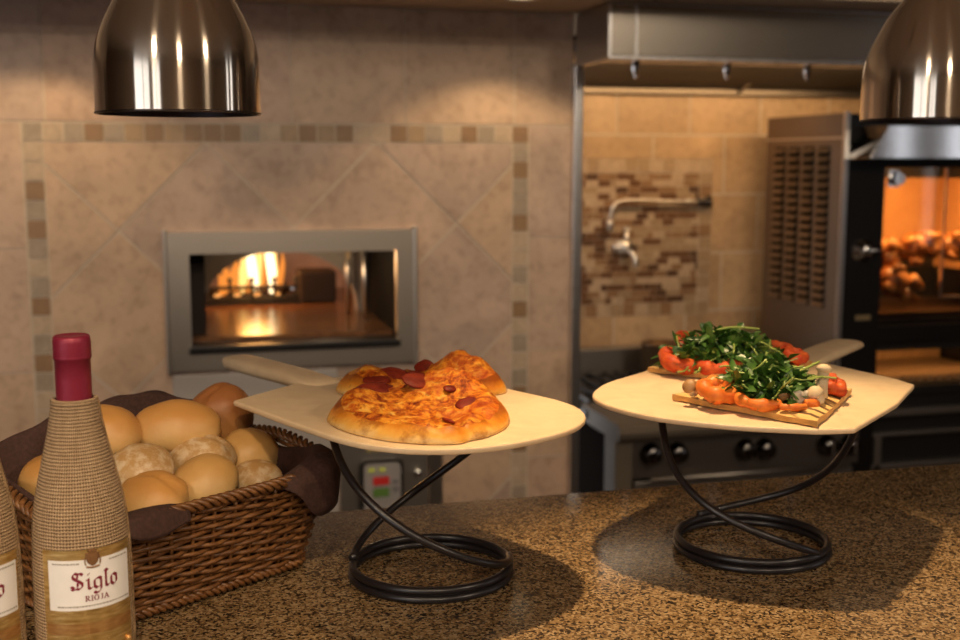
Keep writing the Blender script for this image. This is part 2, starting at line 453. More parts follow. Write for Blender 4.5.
# dome of the chamber
fire_clay = mottled('fire_clay', (.40, .23, .12), (.54, .33, .18), 8, .8, bump=.2, bdist=.01)
dome = MB(); cy = APY + .46; R = .50
vs = []; fs = []
for i in range(13):
    th = (PI / 2) * i / 12
    for k in range(40):
        a = 2 * PI * k / 40
        vs.append((ax + R * 1.0 * math.cos(a) * math.cos(th), cy + .42 * math.sin(a) * math.cos(th), .905 + .36 * math.sin(th)))
for i in range(12):
    for k in range(40):
        ymid = (vs[i * 40 + k][1] + vs[i * 40 + (k + 1) % 40][1]) / 2
        zmid = (vs[i * 40 + k][2] + vs[(i + 1) * 40 + k][2]) / 2
        if ymid < APY + .16 and zmid < 1.16: continue
        fs.append((i * 40 + k, i * 40 + (k + 1) % 40, (i + 1) * 40 + (k + 1) % 40, (i + 1) * 40 + k))
dome.add(vs, fs); dome.build('dome', fire_clay, ov, smooth=True)
# log grate with bars
gr = MB(); GY = WY + .80; gx0, gx1 = .085, .42
cast = plain('cast_iron', (.02, .017, .015), .6)
for zz in (.935, .975): gr.tube([(gx0, GY, zz), (gx1, GY, zz)], .007, 8)
for k in range(5):
    x = gx0 + .01 + (gx1 - gx0 - .02) * k / 4
    gr.tube([(x, GY, .912), (x, GY, 1.0)], .006, 8).blob((x, GY, 1.003), (.010, .010, .010), seg=8, ring=6)
    gr.tube([(x, GY, .935), (x, GY + .16, .935)], .006, 8)
gr.box(gx0 - .01, gx1 + .01, GY - .02, GY + .2, .912, .925)
g = gr.build('fire_grate', cast, ov)
MB().box(.42, .555, GY - .02, GY + .12, .912, 1.03).build('burner_box', plain('sooty_iron', (.035, .022, .015), .8), ov, bevel=.01)
ember = emit('glowing_embers', (1, .40, .10), 1.3)
lg = MB()
for k in range(4): lg.tube([(gx0 + .02 + .08 * k, GY + .05, .945), (gx0 + .06 + .08 * k, GY + .13, .955)], .018, 9)
lg.build('log', mottled('charred_log', (.02, .012, .008), (.07, .035, .02), 40, .9), ov)
for k in range(4): MB().blob((gx0 + .045 + .07 * k, GY + .015, .947), (.014, .010, .006), seg=8, ring=6).build('ember', ember, ov, smooth=True)
fm = [emit('orange_flame', (1, .30, .045), 1.0), emit('yellow_flame', (1, .55, .15), 1.9), emit('white_flame', (1, .74, .40), 3.2)]
for k, (x, h, r_, mi, dy) in enumerate(((.145, .075, .016, 0, .05), (.172, .11, .016, 0, .09), (.198, .13, .018, 0, .06), (.222, .15, .017, 1, .09), (.236, .19, .018, 0, .12), (.262, .24, .016, 2, .06),
        (.285, .21, .013, 1, .09), (.300, .26, .012, 0, .12), (.322, .25, .015, 2, .06), (.345, .25, .012, 1, .09), (.362, .15, .011, 0, .07))):
    pth = []; rr = []
    for i in range(12):
        t = i / 11; pth.append((x + .008 * math.sin(4 * t + k * 1.7), GY + dy, .945 + h * t)); rr.append(.0015 + r_ * math.sin(PI * min(1, t * .78 + .2)) ** 1.2)
    MB().tube(pth, rr, 12).build('flame', fm[mi], ov, smooth=True)

ob = emit('oven_bulb_glass', (1, .55, .2), 3)
for x in (.545, .590): MB().blob((x, WY + .40, 1.150), (.011, .011, .011), seg=12, ring=8).build('oven_bulb', ob, ov, smooth=True)
# steel aprons under the oven and the controller
ap = thing('steel_apron', 'pale smooth steel panel on the wall right below the oven frame', 'panel', (.2, WY, .2))
MB().box(-.03, .448, WY - .012, WY - .003, -.1, .812).build('panel', plain('pale_satin_steel', (.52, .48, .45), .5, .4), ap, bevel=.002)
cp = thing('access_panel', 'dull grey steel access panel behind the wire stand, with a seam', 'panel', (.6, WY, .2))
MB().box(.452, .722, WY - .02, WY - .003, -.1, .70).build('panel', steel_dark, cp, bevel=.002)
MB().box(.727, .768, WY - .026, WY - .003, -.1, .70).build('side_strip', steel, cp, bevel=.003)
MB().lathe([(0, -.012), (.009, -.012), (.011, 0), (.011, .012)], (.688, WY - .028, .478), 14, axis='y').build('latch_knob', chrome, cp, smooth=True)
st = MB(); st.box(.533, .548, WY - .024, WY - .0195, .551, .572).box(.556, .574, WY - .024, WY - .0195, .551, .572)
st.build('yellow_sticker', plain('yellow_sticker', (.55, .45, .18), .6), cp)
ct = thing('oven_controller', 'grey temperature controller with a red and a green display, below the oven', 'controller', (.57, WY, .35))
def rrect(x0, x1, z0, z1, r, n=6):
    P = []
    for cx, cz, a in ((x1 - r, z1 - r, 0), (x0 + r, z1 - r, 90), (x0 + r, z0 + r, 180), (x1 - r, z0 + r, 270)):
        for k in range(n + 1):
            t = ri(a + 90 * k / n); P.append((cx + r * math.cos(t), cz + r * math.sin(t)))
    return P
def plate_xz(mb, P, ya, yb):
    n = len(P); mb.add([(x, ya, z) for x, z in P] + [(x, yb, z) for x, z in P],
        [tuple(range(n)), tuple(range(n, 2 * n))[::-1]] + [(i, n + i, n + (i + 1) % n, (i + 1) % n) for i in range(n)]); return mb
plate_xz(MB(), rrect(.508, .640, .30, .530, .02), WY - .05, WY - .021).build('bezel', black, ct)
plate_xz(MB(), rrect(.518, .630, .31, .521, .014), WY - .054, WY - .0505).build('face_plate', plain('grey_face', (.34, .32, .32), .4), ct)
MB().box(.545, .594, WY - .058, WY - .0545, .455, .480).build('red_display', emit('red_led', (.8, .03, .02), .28), ct)
MB().box(.545, .594, WY - .058, WY - .0545, .418, .444).build('green_display', emit('green_led', (.09, .14, .02), .45), ct)
for x in (.532, .565): MB().box(x, x + .018, WY - .057, WY - .0545, .496, .508).build('indicator_lamp', emit('yellow_led', (.5, .45, .05), .5), ct)
MB().box(.604, .622, WY - .057, WY - .0545, .43, .447).box(.604, .622, WY - .057, WY - .0545, .456, .47).build('button', plain('grey_button', (.2, .19, .2), .5), ct)

# ------------------------------------------------------------------ range hood
HY = 3.098
hd = thing('range_hood', 'stainless steel extractor hood spanning the cooking alcove', 'hood', (1.187, HY, 1.72))
HX0, HX1 = 1.187, 4.2
MB().box(HX0, HX1, HY, HY + .012, 1.722, 1.864).build('front_panel', brushed('hood_steel', (.46, .42, .37), .24, (300, 4, 4)), hd, bevel=.002)
MB().box(HX0, HX0 + .012, HY + .012, WY - .03, 1.722, 1.864).build('side_panel', steel, hd)
MB().box(HX0 - .004, HX0 + .006, HY - .004, HY + .003, 1.715, 1.866).box(HX0 + .078, HX0 + .084, HY - .004, HY + .001, 1.722, 1.866).build('corner_trim', steel_pale, hd)
MB().box(HX0, HX1, HY - .003, HY + .02, 1.712, 1.722).box(HX0, HX0 + .02, HY, WY - .03, 1.712, 1.722).box(HX0, HX1, HY - .004, HY + .004, 1.861, 1.869).build('lip', steel_pale, hd, bevel=.002)
fb = MB()
for k in range(3):
    x0 = 1.24 + .66 * k
    for i in range(22):
        yy = HY + .2 + i * .043; fb.box(x0, x0 + .64, yy, yy + .03, 1.775, 1.79)
fb.build('baffle_filter', plain('dark_baffle_steel', (.16, .13, .11), .45, .9), hd)  # slats darker than the rest of the hood
MB().box(1.2, HX1, HY + .012, AY - .01, 1.792, 1.81).build('filter_bed', plain('hood_inside', (.06, .045, .035), .5, .5), hd)
MB().box(1.222, HX1, AY - .06, AY - .004, 1.688, 1.712).build('back_rail', brushed('rail_steel', (.22, .19, .16), .45, (300, 4, 4)), hd, bevel=.003)
MB().hexa([(1.222, 3.86, 1.786), (HX1, 3.86, 1.786), (HX1, AY - .052, 1.712), (1.222, AY - .052, 1.712)], [(1.222, 3.86, 1.791), (HX1, 3.86, 1.791), (HX1, AY - .03, 1.716), (1.222, AY - .03, 1.716)]).build('rear_filter', plain('dark_filter', (.035, .026, .02), .6, .3), hd)  # dark slope added to hide the lit wall above the rail
MB().tube([(2.2, 4.05, 1.788), (2.2, AY - .06, 1.70)], .006).build('service_pipe', steel_pale, hd, smooth=True)
for x in (1.454, 1.777, 2.073):
    nz = MB(); nz.tube([(x, 3.55, 1.80), (x, 3.55, 1.738)], .010, 12); nz.lathe([(.008, .03), (.013, .026), (.013, .008), (.009, 0), (.005, -.02), (0, -.02)], (x, 3.55, 1.715), 14)
    nz.build('spray_nozzle', chrome, hd, smooth=True)

# ------------------------------------------------------------------ pot filler and tap on the alcove wall
pf = thing('pot_filler', 'chrome pot filler arm reaching left from its round wall flange', 'faucet', (2.12, AY, 1.262))
pl = plain('faucet_chrome', (.74, .70, .66), .34, 1)
path = spline([(2.06, AY - .03, 1.263), (1.95, AY - .035, 1.266), (1.76, AY - .04, 1.272), (1.703, AY - .04, 1.268), (1.672, AY - .042, 1.245), (1.662, AY - .042, 1.2), (1.66, AY - .042, 1.16)], 8, False)
MB().tube(path, .0072, 12).build('arm', pl, pf, smooth=True)
MB().lathe([(.0, 0), (.014, 0), (.014, .035), (.011, .045), (0, .045)], (1.66, AY - .042, 1.150), 16).build('spout', pl, pf, smooth=True)
MB().lathe([(0, -.02), (.009, -.02), (.012, .005), (.016, .02), (.026, .028), (.026, .036), (0, .036)], (2.06, AY - .03, 1.263), 20, axis='x').lathe([(.011, -.03), (.011, .0)], (2.06, AY, 1.263), 14, axis='y').build('flange', plain('dark_bronze', (.06, .05, .045), .3, .8), pf, smooth=True)
MB().lathe([(.010, 0), (.012, .01), (.012, .022), (.010, .03)], (1.99, AY - .0325, 1.265), 16, axis='x').build('joint', pl, pf, smooth=True)
tp = thing('wall_tap', 'small chrome wall tap on the mosaic below the pot filler arm', 'tap', (1.735, AY, 1.07))
MB().lathe([(0, -.045), (.028, -.045), (.028, -.004), (.034, -.004), (.034, -.001), (0, -.001)], (1.735, AY, 1.085), 18, axis='y').build('body', pl, tp, smooth=True)
MB().tube([(1.735, AY - .03, 1.09), (1.738, AY - .03, 1.15)], .011, 10).blob((1.738, AY - .03, 1.155), (.016, .016, .012), seg=10, ring=8).build('handle', pl, tp, smooth=True)
MB().tube(spline([(1.735, AY - .04, 1.075), (1.75, AY - .07, 1.06), (1.757, AY - .08, 1.03), (1.757, AY - .08, 1.01)], 5, False), .011, 10).build('spout', pl, tp, smooth=True)
MB().tube([(1.735, AY - .025, 1.085), (1.68, AY - .025, 1.085)], .012, 10).build('side_valve', pl, tp, smooth=True)

# ------------------------------------------------------------------ gas range
range_steel = plain('dull_range_steel', (.13, .105, .08), .6, .2, Specular_IOR_Level=.15)
rg = thing('gas_range', 'stainless steel gas range with chrome knobs under the hood', 'range', (1.34, 3.35, FL))
RX0, RX1, RY = 1.40, 2.235, 3.40
MB().box(RX0, RX1, RY + .05, 4.28, FL + .1, .55).build('body', gap_shade, rg)  # body blackened to paint in the shade of the gap beside it
bn = MB(); 
prof = [(RY + .30, .592), (RY - .03, .592), (RY - .05, .585), (RY - .058, .565), (RY - .05, .545), (RY - .03, .535), (RY + .30, .535)]
n = len(prof)
bn.add([(1.338, y, z) for y, z in prof] + [(RX1, y, z) for y, z in prof], [tuple(range(n)), tuple(range(n, 2 * n))[::-1]] + [(i, n + i, n + (i + 1) % n, (i + 1) % n) for i in range(n)])
bn.build('front_ledge', range_steel, rg)
MB().box(RX0, RX1, RY - .005, RY + .055, .40, .534).build('control_panel', plain('satin_dark_steel', (.20, .17, .15), .4, .9), rg, bevel=.003)
MB().box(1.338, RX0 - .002, RY - .02, RY + .08, .30, .534).build('corner_post', range_steel, rg, bevel=.003)
for x, zz in ((1.463, .484), (1.555, .482), (1.800, .478), (1.872, .476), (2.105, .472), (2.190, .468)):
    k = MB(); k.lathe([(.036, 0), (.036, -.006), (.030, -.010), (.028, -.040), (.024, -.046), (0, -.046)], (x, RY - .006, zz), 22, axis='y')
    o = k.build('knob', Mat('dark_chrome').color((.16, .15, .15)).p(.14, 1).m, rg, smooth=True)
    MB().box(x - .004, x + .004, RY - .058, RY - .05, zz - .022, zz + .022).build('pointer', chrome, o)
MB().box(RX0 + .02, RX1 - .01, RY + .01, RY + .05, -.06, .385).build('oven_door', steel_dark, rg, bevel=.004)
MB().tube([(RX0 + .06, RY - .03, .40), (RX1 - .05, RY - .03, .40)], .008).build('door_handle', steel_dark, rg, smooth=True)
MB().box(1.33, RX1, RY + .25, 4.24, .552, .575).build('cooktop', black, rg)
for i in range(3):
    g = MB(); x0 = 1.36 + .29 * i
    for k in range(5): g.box(x0 + .06 * k, x0 + .06 * k + .014, RY + .3, 4.2, .59, .606)
    for k in range(4): g.box(x0, x0 + .255, RY + .3 + .17 * k, RY + .314 + .17 * k, .575, .592)
    g.build('burner_grate', cast, rg)
MB().box(1.325, RX1, 4.25, 4.32, .55, .685).build('backguard', steel_dark, rg, bevel=.003)
for x in (1.43, 2.2): MB().tube([(x, RY + .1, FL), (x, RY + .1, FL + .1)], .025).build('leg', steel, rg)
po = thing('stock_pot', 'tall brownish pot standing at the back of the range', 'pot', (1.80, 4.08, .606))
MB().lathe([(0, .0), (.075, .0), (.08, .008), (.08, .12), (.084, .124), (.078, .126), (.074, .02), (0, .02)], (1.80, 4.08, .606), 28).build('pot_body', plain('copper_brown', (.25, .15, .08), .35, .8), po, smooth=True)
MB().tube([(1.80, 4.0, .70), (1.80, 3.965, .70), (1.84, 3.965, .70), (1.84, 4.01, .70)], .006).build('handle', steel_dark, po, smooth=True)

# ------------------------------------------------------------------ rotisserie oven
ro = thing('rotisserie_oven', 'tall black and steel rotisserie oven with a lit glass door', 'oven', (2.66, 3.606, FL))
QX0, QX1, QY, QB = 2.268, 3.10, 3.606, 4.165
MB().box(QX0 + .012, QX1, QY + .08, QB, 1.42, 1.594).box(QX0 + .012, 2.43, QY + .03, QB, FL, 1.42).box(3.02, QX1, QY + .03, QB, FL, 1.42).box(2.43, 3.02, QB - .03, QB, .60, 1.42).box(2.43, 3.02, QY + .03, QB, .74, .78).box(2.43, 3.02, QY + .03, QB, .82, .855).build('shell', black, ro)
sp = MB(); sp.box(QX0, QX0 + .010, QY + .01, QB, FL, 1.594)
sp.build('side_panel', brushed('side_steel', (.23, .175, .13), .5, (4, 4, 200)), ro)
lv = MB(); slot = MB()
for c in range(4):
    ya = QY + .10 + c * .105
    slot.box(QX0 - .0008, QX0, QY + .098 + c * .105, QY + .177 + c * .105, .895, 1.48)
    for r in range(19):
        zz = 1.47 - r * .031
        lv.hexa([(QX0, ya, zz), (QX0, ya + .075, zz), (QX0 - .001, ya + .075, zz + .004), (QX0 - .001, ya, zz + .004)],
                [(QX0 - .012, ya, zz - .013), (QX0 - .012, ya + .075, zz - .013), (QX0 - .014, ya + .075, zz - .011), (QX0 - .014, ya, zz - .011)])
lv.build('louvers', brushed('louver_steel', (.30, .23, .17), .42), ro)
MB().box(QX0 - .004, QX0 + .012, QY + .01, QB + .004, 1.505, 1.512).box(QX0 - .005, QX0 + .012, QY - .002, QY + .014, FL, 1.6).build('panel_edge', steel, ro)
slot.build('louver_slot_shade', gap_shade, ro)  # black sheets on the panel, painting the shade between louvers
# black front frame
f = MB(); f.box(QX0 + .008, 2.432, QY, QY + .03, FL + .1, 1.44).box(3.0, QX1, QY, QY + .03, FL + .1, 1.44).box(2.432, 3.0, QY, QY + .03, 1.405, 1.44).box(2.432, 3.0, QY, QY + .03, .775, .835)
f.build('front_frame', Mat('gloss_black').color((.008, .007, .007)).p(.4, 0, Specular_IOR_Level=.25).m, ro, bevel=.002)
inner = mottled('orange_lit_steel', (.42, .22, .09), (.52, .29, .12), 5, .4, 0)  # orange lamp glow put into the chamber wall colour
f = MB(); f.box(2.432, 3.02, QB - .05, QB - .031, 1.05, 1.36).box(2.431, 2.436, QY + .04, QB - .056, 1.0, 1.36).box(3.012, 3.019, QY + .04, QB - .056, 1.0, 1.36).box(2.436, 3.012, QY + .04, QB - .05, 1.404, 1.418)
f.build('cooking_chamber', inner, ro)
for z0, z1 in ((.856, 1.05), (1.36, 1.415)): MB().box(2.432, 3.02, QB - .055, QB - .031, z0, z1).build('chamber_dark_band', black, ro)  # back wall black above and below the orange panel
f = MB(); f.box(2.44, 3.01, QY + .05, QB - .06, .858, .875); f.build('drip_tray', plain('dark_tray', (.05, .03, .02), .35, .6), ro)
gl = Mat('door_glass'); gl.t.nodes.remove(gl.b)
tr = gl.n('ShaderNodeBsdfTransparent'); tr.inputs[0].default_value = (.80, .78, .76, 1); gs = gl.n('ShaderNodeBsdfGlossy'); gs.inputs['Roughness'].default_value = .03
fr = gl.n('ShaderNodeFresnel'); fr.inputs['IOR'].default_value = 1.28; mx = gl.n('ShaderNodeMixShader'); gl.l(fr.outputs[0], mx.inputs[0]); gl.l(tr.outputs[0], mx.inputs[1]); gl.l(gs.outputs[0], mx.inputs[2]); gl.l(mx.outputs[0], gl.out.inputs['Surface'])
dr = MB().box(2.432, 3.0, QY + .004, QY + .012, .835, 1.405).build('door_pane', gl.m, ro)
MB().box(2.690, 2.697, QY + .014, QY + .024, .93, 1.405).box(2.690, 3.0, QY + .014, QY + .024, .93, .937).build('inner_glass_edge', steel_pale, ro)
for z, x in ((1.366, 2.470),):
    h = MB(); h.lathe([(0, -.03), (.022, -.03), (.024, -.004), (.024, .002)], (x, QY, z), 18, axis='y').box(x - .03, x + .01, QY - .01, QY + .002, z - .03, z + .03)
    h.build('hinge', chrome, ro, auto=35)
k = MB(); k.lathe([(.044, .0), (.044, -.008), (.030, -.012), (.024, -.04), (.020, -.045), (0, -.045)], (2.352, QY, 1.113), 24, axis='y').tube([(2.352, QY - .035, 1.113), (2.40, QY - .04, 1.118)], .010)
k.build('door_knob', chrome, ro, smooth=True)
MB().box(2.335, 2.395, QY - .003, QY + .001, .862, .880).build('name_plate', plain('brass_plate', (.50, .38, .20), .35, .7), ro)
# warming drawer below
f = MB()
for kk in range(14): f.box(2.445 + .041 * kk, 2.445 + .041 * kk + .026, QY + .06, QY + .5, .61 + .0, .63)
f.build('warming_rack', plain('rack_brown', (.30, .17, .08), .4), ro)
MB().box(2.44, 3.01, QY + .42, QY + .44, .63, .74).build('warming_back', mottled('warm_brown_panel', (.34, .18, .07), (.44, .25, .11), 8, .4, sc=(6, 1, 1)), ro)
MB().box(2.43, 3.02, QY + .02, QY + .5, .575, .605).build('drawer_floor', black, ro)
f = MB(); f.box(2.42, 3.02, QY, QY + .04, .50, .525).box(2.42, 3.02, QY, QY + .04, .425, .440).box(2.42, 3.02, QY, QY + .04, .30, .322).box(2.44, 2.47, QY, QY + .03, .30, .43)
f.build('base_rail', steel_dark, ro, bevel=.003)
MB().box(2.43, 3.02, QY + .04, QB - .04, FL, .57).build('base', black, ro)
cn = MB(); cn.hexa([(QX0 + .004, QY - .14, 1.436), (QX1, QY - .14, 1.436), (QX1, QY + .08, 1.436), (QX0 + .004, QY + .08, 1.436)],
                   [(QX0 + .075, QY - .138, 1.548), (QX1, QY - .138, 1.548), (QX1, QY + .08, 1.548), (QX0 + .075, QY + .08, 1.548)])
cn.build('canopy', brushed('canopy_steel', (.62, .62, .63), .1, (200, 4, 4)), ro, bevel=.002)
# chickens on the spit inside
chick = Mat('roast_skin'); cf = chick.noise(chick.coord('Object'), 22, 5)
chick.color(chick.ramp(cf, [(.35, (.10, .03, .01)), (.5, (.36, .14, .035)), (.66, (.60, .30, .10))])).p(.3).bump(cf, .3, .006)
lbls = ('golden roast chicken on the spit nearest the door hinge', 'roast chicken on the spit, second from the hinge side', 'roast chicken on the spit, third from the hinge side', 'roast chicken lying lowest behind the glass, under the one by the hinge')
for i, (x, y, zz, a) in enumerate(((2.535, 3.83, 1.10, .25), (2.715, 3.83, 1.10, -.3), (2.895, 3.83, 1.10, .2), (2.565, 3.73, .985, .5))):
    ck = thing('roast_chicken', lbls[i], 'chicken', (x, y, zz), 'roast chickens in the rotisserie')
    rot = Matrix.Rotation(a, 3, 'Y')
    MB().blob((x, y, zz), (.072, .062, .056), rot, 18, 12, lambda d: 1 + .12 * d.x - .08 * abs(d.y)).build('chicken_body', chick.m, ck, smooth=True)
    for sg in (-1, 1):
        q = Vector((x, y, zz)) + rot @ Vector((.035, -.045, sg * .03)); e = Vector((x, y, zz)) + rot @ Vector((.095, -.055, sg * .022))
        MB().tube([q, q.lerp(e, .5), e], [.03, .022, .010], 10).build('drumstick', chick.m, ck, smooth=True)
        q = Vector((x, y, zz)) + rot @ Vector((-.05, -.04, sg * .035)); e = q + rot @ Vector((.03, -.03, sg * .012))
        MB().tube([q, e], [.02, .011], 9).build('wing', chick.m, ck, smooth=True)
sr = MB().tube([(2.436, 3.81, 1.09), (3.012, 3.81, 1.09)], .005).build('spit_rod', steel, ro)

# ------------------------------------------------------------------ granite counter
ctr = thing('serving_counter', 'speckled brown granite counter the food stands on', 'counter', (.8, .9, FL))
MB().box(-1.6, 3.2, .30, 1.385, .955, 1.0).build('granite_top', granite, ctr, bevel=.008, bseg=3)
MB().box(-1.55, 3.15, .50, 1.33, FL, .955).build('cabinet_base', plain('dark_wood_panel', (.05, .03, .02), .5), ctr)

# ------------------------------------------------------------------ heat lamps
def lamp_metal():
    m = Mat('brushed_nickel'); m.color((.70, .60, .49)).p(.15, 1)
    m.b.inputs['Anisotropic'].default_value = .93; m.b.inputs['Anisotropic Rotation'].default_value = .25
    tg = m.n('ShaderNodeTangent', direction_type='RADIAL', axis='Z'); m.l(tg.outputs[0], m.b.inputs['Tangent'])
    co = m.coord('Object'); sep = m.n('ShaderNodeSeparateXYZ'); m.l(co, sep.inputs[0])
    return m.m
nickel = lamp_metal()
inside = plain('lamp_inside', (.05, .04, .045), .4, .6)
def heat_lamp(c, label):
    L = thing('heat_lamp', label, 'lamp', (c[0], c[1], 1.483), 'heat lamps over the counter')
    k = .0930 / 82
    pp = [(82, 0), (82, 25), (82, 42), (81.6, 52), (80.4, 62), (78, 73), (74, 84), (69.5, 94), (64, 105), (57.5, 117), (50, 128), (42, 138), (35, 148), (29.5, 158), (26, 170), (24.5, 184), (24, 196), (18, 200)]
    sp2 = spline([(r * k, h * k, 0) for r, h in pp], 3, False)
    MB().lathe([(p.x, 1.483 + p.y) for p in sp2], (c[0], c[1], 0), 96).build('shade', nickel, L, smooth=True)
    MB().lathe([(p.x - .0016, 1.4835 + p.y) for p in sp2[:-8]], (c[0], c[1], 0), 64).build('shade_lining', inside, L, smooth=True)
    MB().lathe([(.0930, 1.483), (.0936, 1.4838), (.0932, 1.4855), (.0914, 1.486), (.0914, 1.483), (.0930, 1.483)], (c[0], c[1], 0), 96).build('rim', plain('dark_rim', (.10, .08, .07), .3, 1), L, smooth=True)
    MB().lathe([(0, 1.525), (.022, 1.53), (.034, 1.55), (.034, 1.575), (.02, 1.61), (.016, 1.64)], (c[0], c[1], 0), 24).build('bulb', plain('unlit_red_bulb', (.12, .02, .015), .15), L, smooth=True)
    MB().tube([(c[0], c[1], 1.70), (c[0], c[1], CE - .02)], .008).build('stem', nickel, L, smooth=True)
    MB().lathe([(.06, CE - .025), (.06, CE), (0, CE)], (c[0], c[1], 0), 24).build('ceiling_rose', nickel, L, smooth=True)
heat_lamp((.006, 1.395), 'bell-shaped nickel heat lamp hanging above the bread basket')
heat_lamp((.992, 1.372), 'bell-shaped nickel heat lamp hanging in front of the rotisserie')

# ------------------------------------------------------------------ wire stands
def arm(c, a0, a1, h0, h1, pw, r0, r1, n=40):
    P = []
    for i in range(n + 1):
        s = i / n; a = ri(a0 + (a1 - a0) * s); r = r0 + (r1 - r0) * s ** 1.2; hf = pw(s) if callable(pw) else s ** pw
        P.append((c[0] + r * math.cos(a), c[1] + r * math.sin(a), h0 + (h1 - h0) * hf))
    return P
CY = ri(14.7)
def stand(c, label, arms, top):
    w = thing('wire_stand', label, 'stand', (c[0], c[1], 1.0), 'wire food stands')
    t = .0042
    for zz, rr in ((1.0 + t, .083), (1.0 + 3 * t, .082)):
        MB().tube([(c[0] + rr * math.cos(2 * PI * k / 72), c[1] + rr * math.sin(2 * PI * k / 72), zz) for k in range(72)], t, 10, True).build('base_ring', iron, w, smooth=True)
    for A in arms:
        P = arm(c, *A)
        last = P[-1]; r1 = A[6]; a1 = A[1]; sg = 1 if A[1] > A[0] else -1
        for k in range(1, 12):                       # upper end runs on level below the board
            a = ri(a1 + sg * 5 * k); P.append((c[0] + r1 * math.cos(a), c[1] + r1 * math.sin(a), last[2]))
        MB().tube(P, t, 10).build('support_arm', iron, w, smooth=True)
TOP = 1.166 - .0048
D = -14.7                                            # the camera's right, as an angle on the counter
stand((.245, 1.136), 'black wire ring stand carrying the pizza board',
      [(D + 5, D - 174, 1.018, TOP, 1.75, .082, .101), (D + 182, D + 28, 1.018, TOP, 1.6, .082, .088)], TOP)
stand((.609, 1.124), 'black wire ring stand carrying the salad flatbread board',
      [(D - 45, D - 192, 1.014, TOP, lambda s: .6 * s + .4 * s ** 6, .082, .103), (D + 125, D - 8, 1.018, TOP, lambda s: .5 * s ** 2 + .5 * s ** 5, .082, .112)], TOP)

# ------------------------------------------------------------------ wooden peels
def peel(name, label, org, u, wd, outline, handle, thick=.0062):
    """outline: (w,u) points round the blade; handle: [(w,u,half width)]"""
    L = thing(name, label, 'pizza peel', (org[0], org[1], 1.166), 'wooden peels on the wire stands')
    def P(w_, u_): return (wd[0] * w_ + u[0] * u_, wd[1] * w_ + u[1] * u_)
    pts = [P(*q) for q in outline]
    b = MB().prism(pts, 1.1663, 1.1663 + thick)
    o = b.build('blade', maple, L, bevel=.0024, bseg=3)
    h = MB(); segs = len(handle); R_ = 14; vs = []; fs = []
    for (w_, u_, hw, zc, hz) in handle:
        for k in range(R_):
            a = 2 * PI * k / R_
            ca, sa = math.cos(a), math.sin(a)
            f = lambda t: math.copysign(abs(t) ** .7, t)
            x, y = P(w_ + hw * f(ca), u_); vs.append((x, y, zc + hz * f(sa)))
    for i in range(segs - 1):
        for k in range(R_):
            k2 = (k + 1) % R_; fs.append((i * R_ + k, i * R_ + k2, (i + 1) * R_ + k2, (i + 1) * R_ + k))
    fs.append(tuple(range(R_))); fs.append(tuple((segs - 1) * R_ + k for k in range(R_)))
    h.add(vs, fs); h.build('handle', maple, L, smooth=True)
u1, w1 = (.44, -.898), (.898, .44)
def rounded_front(w0, w1_, us, uf, n=24, p=2.3):
    c, hw = (w0 + w1_) / 2, (w1_ - w0) / 2
    return [(c + hw * math.copysign(abs(math.cos(a)) ** (2 / p), math.cos(a)), us + (uf - us) * abs(math.sin(a)) ** (2 / p)) for a in [PI * k / n for k in range(n + 1)]]
H = 1.1695
outL = rounded_front(.588, .868, -.90, -.762) + [(.590, -.98), (.597, -1.102), (.70, -1.142), (.752, -1.145), (.866, -1.107), (.868, -.98)]
peel('pizza_peel', 'pale wooden pizza peel holding the pizza, handle pointing back left', (.26, 1.15), u1, w1, outL,
     [(.727, -1.10, .020, H, .002), (.727, -1.135, .0245, H + .001, .006), (.727, -1.18, .024, H + .001, .009), (.727, -1.27, .0235, H + .001, .0095), (.727, -1.325, .022, H + .001, .009), (.727, -1.342, .014, H + .001, .006)])
u2, w2 = (-.76, -.65), (.65, -.76)
outR = spline([(-.632, -1.25, 0), (-.632, -1.16, 0), (-.600, -1.085, 0), (-.52, -1.046, 0), (-.43, -1.052, 0), (-.352, -1.082, 0)], 5, False)
outR = [(p.x, p.y) for p in outR] + [(-.324, -1.108), (-.322, -1.25), (-.334, -1.368), (-.36, -1.392), (-.465, -1.452), (-.525, -1.452), (-.60, -1.40), (-.63, -1.372)]
peel('pizza_peel', 'pale wooden pizza peel holding salad flatbreads, handle pointing back right', (.63, 1.17), u2, w2, outR[::-1],
     [(-.500, -1.40, .020, H, .002), (-.498, -1.44, .0265, H + .001, .005), (-.497, -1.50, .026, H + .001, .0075), (-.497, -1.58, .026, H + .001, .007), (-.496, -1.635, .025, H + .001, .0065), (-.496, -1.652, .016, H + .001, .004)])

